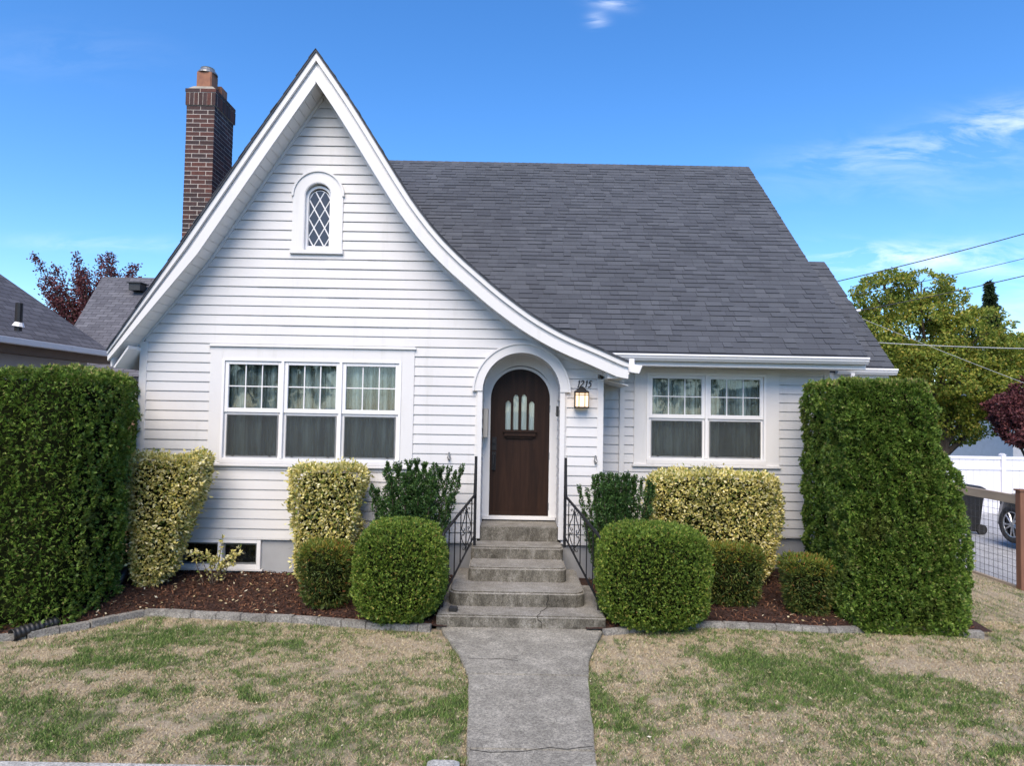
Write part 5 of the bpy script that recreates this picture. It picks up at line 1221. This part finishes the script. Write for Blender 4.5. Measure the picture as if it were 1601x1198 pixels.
b.add([(NX, NYF, zt), (NX, NYB, zt), (NX - 2 * NR, NYB, zt), (NX - 2 * NR, NYF, zt), (NX - NR, NYF + NR * .2, zt + NR * .98), (NX - NR, NYB - NR, zt + NR * .98)],
      [(0, 1, 5, 4), (1, 2, 5), (2, 3, 4, 5), (3, 0, 4), (0, 3, 2, 1)]); nr = b.build('roof', 'far_shingle', nb); uvproject(nr, 0, 0)
b = MB(); b.box(NX - .02, NX + .10, NYF, NYB + .02, zt - .10, zt + .005); b.build('gutter', 'gutter', nb, bevel=.01)
b = MB(); b.box(NX - .25, NX - .03, NYF, NYB - .02, zt - .24, zt - .06); b.build('fascia', 'tan_wall', nb)
b = MB(); b.box(NX - 2 * NR + .3, NX - .32, NYF + .3, NYB - .3, -.3, zt - .05); b.build('wall', 'pale_wall', nb)
m = MB(); vx, vz = at(29, 502, 1.2); pv = (NX - .9, 1.0)
m.tube([(vx, 1.2, vz - .15), (vx, 1.2, vz + .27)], .05, 10); m.build('vent_pipe', 'black', nb)
m = MB(); m.tube([(vx, 1.2, vz - .08), (vx + .01, 1.2, vz - .02)], [.085, .055], 10); m.build('pipe_flashing', 'gutter', nb)
b = MB(); b.prism_y([(NX + .0, 2.62), (NX + .75, 2.45), (NX + .75, 2.40), (NX, 2.40)], -2, 1.55); pr = b.build('porch_roof', 'far_shingle', nb); uvproject(pr, 0, 0)
# second roof behind
n2 = thing('rear_house', 'grey shingled roof behind the left rake with a small box vent near its ridge', 'house', (-13, 12, 0))
Y0 = 8.0; xl, zl = at(135, 482, Y0 + 1.3); xr_, zr_ = at(160, 433, Y0 + 3.2)
xe, ze = at(128, 560, Y0)
b = MB(); b.add([(-11.6, Y0 + .0, 2.85), (-4.5, Y0, 2.85), (-4.5, Y0 + 3.2, zr_), (xr_, Y0 + 3.2, zr_), (-11.6, Y0 + 6.4, 2.85), (-4.5, Y0 + 6.4, 2.85)], [(0, 1, 2, 3), (3, 2, 5, 4), (0, 3, 4), (1, 5, 2), (0, 4, 5, 1)])
o = b.build('roof', 'far_shingle', n2); uvproject(o, 0, 0)
b = MB(); b.box(-11.3, -4.8, Y0 + .3, Y0 + 6.1, -.4, 2.84); b.build('wall', 'pale_wall', n2)
vx, vz = at(216, 449, Y0 + 2.6); b = MB(); b.box(vx - .16, vx + .16, Y0 + 2.4, Y0 + 2.75, vz - .12, vz + .08); b.box(vx - .2, vx + .2, Y0 + 2.35, Y0 + 2.8, vz + .0805, vz + .11); b.build('roof_vent', 'black', n2)
# cedar fence slit between hedge and house
cf = thing('board_fence', 'brown board fence in the gap between the left hedge and the house', 'fence', (-6, 2.4, 0))
for k in range(20):
    x = -7.9 + k * .15; b = MB(); b.box(x, x + .14, 2.4, 2.42, -.1, 2.18 + random.uniform(-.01, .01)); b.build('board', 'cedar', cf)
for za in (.5, 1.8): b = MB(); b.box(-7.9, -4.9, 2.43, 2.47, za, za + .09); b.build('rail', 'cedar', cf)

# ------------------------------------------------------------------ right side
mf = thing('mesh_fence', 'wire mesh fence with pale wooden top rail and reddish post at the right edge', 'fence', (7.45, 1, -.3))
def fz(y): return -.28 - .01 * (y - 1)
b = MB(); b.box(7.40, 7.50, .98, 1.08, -.45, 1.13); b.build('post', 'redwood', mf, bevel=.004)
b = MB(); b.box(7.385, 7.515, .965, 1.095, 1.13, 1.155); b.build('post_cap', 'redwood', mf)
b = MB(); b.box(7.40, 7.50, 6.4, 6.5, -.45, 1.13); b.build('post', 'redwood', mf)
b = MB(); b.box(7.40, 7.50, 3.7, 3.79, -.45, 1.10); b.build('post', 'redwood', mf)
b = MB(); b.box(7.41, 7.49, 1.081, 6.4, .93, 1.06); b.build('top_rail', 'greywood', mf, bevel=.004)
b = MB(); b.box(7.42, 7.48, 1.081, 6.4, -.31, -.26); b.build('bottom_rail', 'greywood', mf)
m = MB(); y = 1.12
while y < 6.4: m.tube([(7.45, y, -.26), (7.45, y, .93)], .0032, 4, cap=False); y += .10
z = -.2
while z < .93: m.tube([(7.454, 1.08, z), (7.454, 6.4, z)], .0032, 4, cap=False); z += .10
m.build('wire_mesh', 'wire', mf)
wf = thing('vinyl_fence', 'tall white vinyl privacy fence behind the driveway at the right', 'fence', (12, 9.4, -.6))
_, ft = at(1560, 714, 9.4); fx0, _ = at(1568, 714, 9.4)
for k in range(-3, 6):
    px_ = fx0 + k * 2.35
    b = MB(); b.box(px_ - .06, px_ + .06, 9.36, 9.48, -.8, ft + .04); b.prism_y([(px_ - .07, ft + .0405), (px_ + .07, ft + .0405), (px_, ft + .085)], 9.35, 9.49); b.build('post', 'fence_white', wf)
    x = px_ + .061; e = px_ + 2.35 - .061
    for za, zb_2 in ((ft - .08, ft), (ft - .36, ft - .30), (-.62, -.48)): b = MB(); b.box(x, e, 9.38, 9.44, za, zb_2); b.build('rail', 'fence_white', wf)
    nb_ = 12; W_ = (e - x) / nb_
    for i in range(nb_):
        b = MB(); b.box(x + i * W_ + .003, x + (i + 1) * W_ - .003, 9.40, 9.42, -.5, ft - .04); b.build('board', 'fence_white', wf)
# wheelie bin
bx_, bz_ = at(1532, 795, 6.2)
bn = thing('wheelie_bin', 'dark wheeled rubbish bin behind the mesh fence, left of the black car', 'bin', (bx_, 6.2, -.34))
def tap(b, cx, cy, z0, z1, a0, b0, a1, b1):
    b.add([(cx - a0, cy - b0, z0), (cx + a0, cy - b0, z0), (cx + a0, cy + b0, z0), (cx - a0, cy + b0, z0), (cx - a1, cy - b1, z1), (cx + a1, cy - b1, z1), (cx + a1, cy + b1, z1), (cx - a1, cy + b1, z1)], [(0, 3, 2, 1), (4, 5, 6, 7), (0, 1, 5, 4), (1, 2, 6, 5), (2, 3, 7, 6), (3, 0, 4, 7)])
gz = -.34; bcx = bx_ - .36
b = MB(); tap(b, bcx, 6.2, gz + .06, gz + .98, .20, .23, .27, .31); b.build('body', 'blue_bin' if 'blue_bin' in MAT else 'black', bn, bevel=.02)
b = MB(); tap(b, bcx, 6.2, gz + .985, gz + 1.05, .30, .34, .22, .27); b.build('lid', 'black', bn, bevel=.015)
for s_ in (-1, 1): m = MB(); m.tube([(bcx + .22, 6.2 + s_ * .22, gz + .11), (bcx + .22, 6.2 + s_ * .28, gz + .11)], .11, 16); m.build('wheel', 'tyre', bn)
m = MB(); m.tube([(bcx + .31, 5.95, gz + .95), (bcx + .31, 6.45, gz + .95)], .018, 8); m.build('handle', 'black', bn)
# car: black SUV, its front wheel in view at the edge
cy_ = 0.0; CYW = 4.35; CXW, wz_ = at(1590, 822, CYW); wx_ = 0.0; car = thing('parked_car', 'black car on the gravel at the right edge, only its front wheel in view', 'car', (CXW + .9, CYW - 1.4, -.34))
def cx(v): return wx_ + v
g0 = wz_ - .34
prof = [(-.40, .30), (-.42, .55), (-.36, .80), (-.20, .93), (.75, 1.05), (1.0, 1.10), (1.55, 1.55), (1.8, 1.62), (3.1, 1.64), (3.7, 1.5), (3.95, 1.1), (4.0, .75), (3.95, .35), (3.3, .28), (3.2, .55), (2.85, .72), (2.5, .55), (2.4, .25), (.42, .25), (.34, .52), (.0, .70), (-.34, .50), (-.37, .28)]
m = MB(); Y_ = [(-.90, .93), (-.86, 1.0), (-.5, 1.02), (.5, 1.02), (.86, 1.0), (.90, .93)]
vs = []; 
for yy_, sc in Y_:
    for x, z in prof: 
        zz_ = z if z < 1.0 else 1.0 + (z - 1.0) * (1 if abs(yy_) < .8 else .86); xx2 = 1.8 + (x - 1.8) * sc if z > .3 else x
        vs.append((cx(xx2), cy_ + (yy_ * (1 if z < 1.05 else .82)), g0 + zz_))
k = len(prof); fs = [tuple(range(k)), tuple(range(6 * k - 1, 5 * k - 1, -1))]
for i in range(5):
    for j in range(k): fs.append((i * k + j, i * k + (j + 1) % k, (i + 1) * k + (j + 1) % k, (i + 1) * k + j))
m.add(vs, fs); m.build('body', 'carpaint', car, bevel=.02)
for yy_ in (-.80, .80):
    for q in (0, 2.85):
        m = MB(); R_ = .355; rp = [(R_ - .10, -.10), (R_ - .02, -.115), (R_, -.09), (R_, .09), (R_ - .02, .115), (R_ - .10, .10)]; n_ = 36
        vs = [(cx(q) + r_ * math.cos(2 * PI * j / n_), cy_ + yy_ + y_, g0 + .355 + r_ * math.sin(2 * PI * j / n_)) for r_, y_ in rp for j in range(n_)]
        m.add(vs, [(i * n_ + j, i * n_ + (j + 1) % n_, ((i + 1) % 6) * n_ + (j + 1) % n_, ((i + 1) % 6) * n_ + j) for i in range(6) for j in range(n_)]); wh = m.build('wheel', 'tyre', car, smooth=True)
        m = MB(); s_ = -1 if yy_ < 0 else 1; c0 = Vector((cx(q), cy_ + yy_ + s_ * .085, g0 + .355)); ring = [c0 + Vector((.24 * math.cos(a * PI / 18), 0, .24 * math.sin(a * PI / 18))) for a in range(37)]; m.tube(ring, .014, 6, cap=False)
        for a in range(10):
            an = a * PI / 5 + (.1 if a % 2 else -.1); m.tube([c0 + Vector((.04 * math.cos(an), 0, .04 * math.sin(an))), c0 + Vector((.235 * math.cos(an), 0, .235 * math.sin(an)))], [.022, .016], 5)
        m.tube([c0 - Vector((0, .02, 0)), c0 + Vector((0, .02, 0))], .055, 14); m.build('rim', 'alloy', wh)
        m = MB(); m.tube([c0 + Vector((0, -s_ * .06, 0)), c0 + Vector((0, -s_ * .05, 0))], .25, 20); m.build('brake_disc', 'black', wh)
for s_ in (-1, 1): m = MB(); m.box(cx(-.37), cx(-.18), cy_ + s_ * .80 - .08, cy_ + s_ * .80 + .08, g0 + .68, g0 + .80); m.build('headlight', 'dark_glass', car, bevel=.02)
m = MB(); m.prism_y([(cx(1.15), g0 + 1.13), (cx(1.62), g0 + 1.48), (cx(3.1), g0 + 1.5), (cx(3.55), g0 + 1.15)], cy_ - .80, cy_ + .80); m.build('side_glass', 'dark_glass', car)

def turn_car(o):
    for ch in [c for c in bpy.data.objects if c.parent == o]:
        me = ch.data; co = np.zeros(len(me.vertices) * 3); me.vertices.foreach_get('co', co); co = co.reshape(-1, 3)
        co = np.stack([CXW + .80 + co[:, 1], CYW - co[:, 0], co[:, 2]], 1); me.vertices.foreach_set('co', co.ravel()); me.update(); turn_car(ch)
turn_car(car)

# ------------------------------------------------------------------ trees
def tree(name, lab, cat, base, blobs, n, mat, lsz, trunk_r, grp=None, seed=0, spread=.9):
    t = thing(name, lab, cat, base, grp); bx, by, bz = base; m = MB(); top = max(bl[2] for bl in blobs)
    m.tube([(bx, by, bz), (bx + .1, by, bz + (top - bz) * .3), (bx + .05, by, bz + (top - bz) * .6)], [trunk_r, trunk_r * .8, trunk_r * .5], 9)
    tr = m.build('trunk', 'bark', t)
    m = MB()
    for (x, y, z, rx, ry, rz) in blobs:
        s = Vector((bx, by, bz + (z - bz) * .35)); e = Vector((x, y, z)); mid = s.lerp(e, .5) + Vector((0, 0, -.1 * (e - s).length)); m.tube([s, mid, e], [trunk_r * .45, trunk_r * .3, trunk_r * .1], 6)
        for q in range(5): d = Vector(rand_dirs(1)[0]); f = e + Vector((d.x * rx, d.y * ry, abs(d.z) * rz)) * .85; m.tube([mid.lerp(e, .7), e.lerp(f, .5), f], [trunk_r * .15, trunk_r * .08, .01], 5)
    m.build('branch', 'bark', t)
    vol = np.array([bl[3] * bl[5] for bl in blobs]); vol = vol / vol.sum(); Pl = []
    k = rng.choice(len(blobs), n, p=vol); B_ = np.array(blobs)[k]; d = rand_dirs(n); r_ = rng.random(n) ** .33 * .25 + .78
    bump_ = np.array([noise.fractal(Vector((q[0] * 1.7 + kk * 3.1, q[1] * 1.7, q[2] * 1.7)), 1, 2, 3) for q, kk in zip(d.tolist(), k.tolist())])
    P = B_[:, :3] + d * B_[:, 3:6] * (r_ * (1 + .38 * bump_))[:, None]
    vv = np.array([noise.noise(Vector(p) * 1.25) for p in P.tolist()]); kk = vv > -.22; P, d = P[kk], d[kk]; n = len(P)
    D = norml(d * .5 + rng.normal(0, .8, (n, 3)) + np.array([0, 0, -.1])); V, F = leaves(P, D, norml(np.cross(D, rand_dirs(n))), lsz * rng.uniform(.6, 1.4, n), lsz * .36 * np.ones(n)); stuff(npmesh('crown', V, F, mat, t)); return t
def blobs_px(L_, Y):
    out = []
    for px, py, rx, ry in L_:
        x, z = at(px, py, Y); k = (Y + 9) / 1070; out.append((x, Y + random.uniform(-1, 1), z, rx * k, max(rx, ry) * k, ry * k))
    return out
Y_ = 17.0
B_ = blobs_px([(1365, 470, 42, 34), (1415, 455, 45, 22), (1345, 520, 42, 40), (1410, 520, 62, 52), (1470, 485, 40, 30), (1490, 530, 55, 48), (1522, 512, 28, 22), (1545, 565, 42, 36), (1430, 580, 90, 50), (1500, 600, 75, 50), (1560, 610, 40, 34), (1400, 620, 60, 50), (1510, 655, 60, 34), (1370, 570, 60, 50), (1330, 560, 40, 60), (1460, 650, 70, 40)], Y_)
tree('yellowing_tree', 'broad tree turning yellow-green behind the power lines, right of the roof', 'tree', (at(1470, 700, Y_)[0], Y_, -.8), B_, 135000, 'maple', .105, .28)
B_ = blobs_px([(1612, 612, 22, 18), (1592, 642, 30, 24), (1618, 665, 46, 34), (1650, 630, 45, 45), (1596, 684, 36, 15)], 13.5)
tree('purple_tree', 'dark purple-leaved tree at the right edge above the white fence', 'tree', (at(1618, 700, 13.5)[0], 13.5, -.8), B_, 22000, 'plum', .10, .13)
B_ = blobs_px([(1600, 535, 24, 12), (1625, 550, 40, 25)], 30); tree('distant_tree', 'small green tree far behind at the right edge under the clouds', 'tree', (at(1640, 600, 30)[0], 30, -.8), B_, 4000, 'maple', .25, .2)
for k_, (tx, ty, th_) in enumerate(((-13, -27, 7.5), (-3, -29, 6), (7, -26, 8.5), (17, -28, 7))):
    B_ = [(tx + random.uniform(-2, 2), ty + random.uniform(-1, 1), th_ * random.uniform(.5, .85), 2.2, 2.0, 1.7) for q in range(7)]
    tree('street_tree', ['leftmost of the four leafy trees across the street', 'second street tree from the left, lowest of the four', 'third street tree from the left, tallest of the four', 'rightmost of the four leafy trees across the street'][k_], 'tree', (tx, ty, -.8), B_, 5000, 'maple', .38, .25, 'trees across the street')
# purple tree behind the left neighbour: open, spiky branches
Yp = 19; t = thing('plum_tree', 'purple-leaved tree with spiky shoots behind the left neighbour roofs', 'tree', (at(140, 600, Yp)[0], Yp, -.8))
m = MB(); bx, bz = at(150, 560, Yp); m.tube([(bx, Yp, -.8), (bx, Yp, bz)], [.2, .14], 8); m.build('trunk', 'bark', t); m = MB(); LP = []
tips = [(57, 428), (75, 405), (95, 418), (110, 412), (125, 425), (140, 405), (150, 398), (158, 412), (172, 397), (185, 402), (196, 408), (215, 418), (205, 432), (90, 440), (70, 448), (120, 440), (150, 425), (180, 425), (100, 455), (140, 450), (165, 440), (130, 470), (110, 470), (225, 440), (95, 480), (150, 480), (75, 470), (60, 455), (112, 430), (132, 455), (160, 460), (178, 442), (100, 470), (85, 462)]
for px, py in tips:
    e = Vector((at(px, py, Yp)[0], Yp + random.uniform(-1, 1), at(px, py, Yp)[1])); s = Vector((bx, Yp, bz)); c = s.lerp(e, .55) + Vector((random.uniform(-.3, .3), 0, .3)); pts = []
    for q in range(9): u_ = q / 8; pts.append(s * (1 - u_) ** 2 + c * 2 * u_ * (1 - u_) + e * u_ ** 2)
    m.tube(pts, [.05 * (1 - .85 * q / 8) for q in range(9)], 5)
    for q in range(480):
        u_ = random.random() ** .7; p = s * (1 - u_) ** 2 + c * 2 * u_ * (1 - u_) + e * u_ ** 2; sp_ = .07 + .42 * (1 - u_); LP.append((p.x + random.gauss(0, sp_), p.y + random.gauss(0, sp_), p.z + random.gauss(0, sp_)))
m.build('branch', 'bark', t); P = np.array(LP); n = len(P); D = norml(rng.normal(0, 1, (n, 3))); V, F = leaves(P, D, norml(np.cross(D, rand_dirs(n))), .10 * rng.uniform(.6, 1.4, n), np.full(n, .036)); stuff(npmesh('crown', V, F, 'plum', t))
# conifer
Yc = 38; cxx, cz0 = at(1560, 560, Yc); _, ctop = at(1546, 440, Yc); cxx2 = at(1546, 440, Yc)[0]
t = thing('fir_tree', 'narrow dark conifer top behind the yellowing tree', 'tree', (cxx, Yc, -.8)); m = MB(); m.tube([(cxx, Yc, -.8), (cxx2, Yc, ctop)], [.3, .03], 7); m.build('trunk', 'bark', t)
n = 9000; h = rng.random(n) ** .7; zt_ = ctop - h * 5.0; tier = .75 + .25 * np.sin(zt_ * 9); rr_ = (.08 + h * 1.0) * tier * rng.random(n) ** .5; a = rng.uniform(0, 2 * PI, n)
P = np.stack([cxx2 + rr_ * np.cos(a) + h * .3, Yc + rr_ * np.sin(a), zt_ - rr_ * .25], 1); D = norml(np.stack([np.cos(a), np.sin(a), np.full(n, -.2)], 1) + rng.normal(0, .4, (n, 3))); V, F = leaves(P, D, norml(np.cross(D, rand_dirs(n))), .28 * rng.uniform(.6, 1.3, n), np.full(n, .05)); stuff(npmesh('crown', V, F, 'conifer', t))
# far blue-grey house
Yh = 34; hx0, hz0 = at(1580, 590, Yh); t = thing('distant_house', 'blue-grey house partly hidden behind the trees at the right edge', 'house', (hx0 + 4, Yh, -.8))
zr2 = at(1600, 553, Yh + 3)[1]; ze2 = at(1590, 585, Yh)[1]; b = MB(); b.add([(hx0, Yh, ze2), (hx0 + 9, Yh, ze2), (hx0 + 9, Yh + 3.5, zr2 + .3), (hx0 + .2, Yh + 3.5, zr2 + .3), (hx0, Yh + 7, ze2), (hx0 + 9, Yh + 7, ze2)], [(0, 1, 2, 3), (3, 2, 5, 4), (0, 3, 4), (1, 5, 2), (0, 4, 5, 1)]); b.build('roof', 'blue_wall', t)
b = MB(); b.box(hx0 + .4, hx0 + 8.6, Yh + .4, Yh + 6.6, -.8, ze2 - .02); b.build('wall', 'pale_wall', t)
b = MB(); b.box(hx0 + .1, hx0 + 9, Yh - .12, Yh - .01, ze2 - .15, ze2); b.build('gutter', 'gutter', t)

# ------------------------------------------------------------------ power lines
def cable(lab, p0, p1, sag, r, mat='cable', grp='overhead power cables'):
    (x0, y0, d0), (x1, y1, d1) = p0, p1; a = at(x0, y0, d0); c = at(x1, y1, d1); A_ = Vector((a[0], d0, a[1])); C_ = Vector((c[0], d1, c[1])); C_ = A_ + (C_ - A_) * 1.6
    m = MB(); pts = []
    for i in range(33): t = i / 32; p = A_.lerp(C_, t); p.z -= sag * 4 * t * (1 - t) ; pts.append(p)
    m.tube(pts, r, 6); o = m.build('power_cable', mat, smooth=True); tag(o, lab, 'cable', grp)
cable('topmost overhead cable, black, rising to the right edge above the yellowing tree', (1309, 440, 6), (1603, 361, 6), .06, .011)
cable('second overhead cable from the top, thinner and black', (1338, 461, 8), (1603, 399, 8), .08, .008)
cable('third overhead cable from the top, ending in a white insulator by the roof', (1336, 487, 6.5), (1603, 427, 6.5), .06, .011)
cable('lowest overhead cable, pale and almost level across the yellowing tree', (1360, 535, 7), (1603, 542, 7), .05, .011, 'cable_pale')
cable('pale slack cable sloping down to the right through the yellowing tree', (1345, 497, 9), (1590, 592, 9), .05, .007, 'cable_pale')
ix, iz = at(1334, 487, 6.5); ms = thing('service_mast', 'white insulator and mast where the third cable meets the rear roof', 'mast', (ix - .25, 6.5, 3.5))
m = MB(); m.tube([(ix - .02, 6.5, iz), (ix + .16, 6.5, iz + .03)], .03, 8); m.build('insulator', 'gutter', ms)
m = MB(); m.tube([(ix - .25, 6.5, 2.5), (ix - .25, 6.5, iz + .45)], .03, 8); m.tube([(ix - .25, 6.5, iz), (ix, 6.5, iz)], .012, 6); m.build('pole', 'metal_grey', ms)
m = MB(); hh_ = at(1309, 440, 6); m.tube([(hh_[0] - .3, 6, 2.5), (hh_[0] - .3, 6, hh_[1] - .0), (hh_[0], 6, hh_[1])], .02, 7); o = m.build('cable_bracket', 'metal_grey'); tag(o, 'thin grey bracket holding the topmost cable behind the rear roof edge', 'bracket')
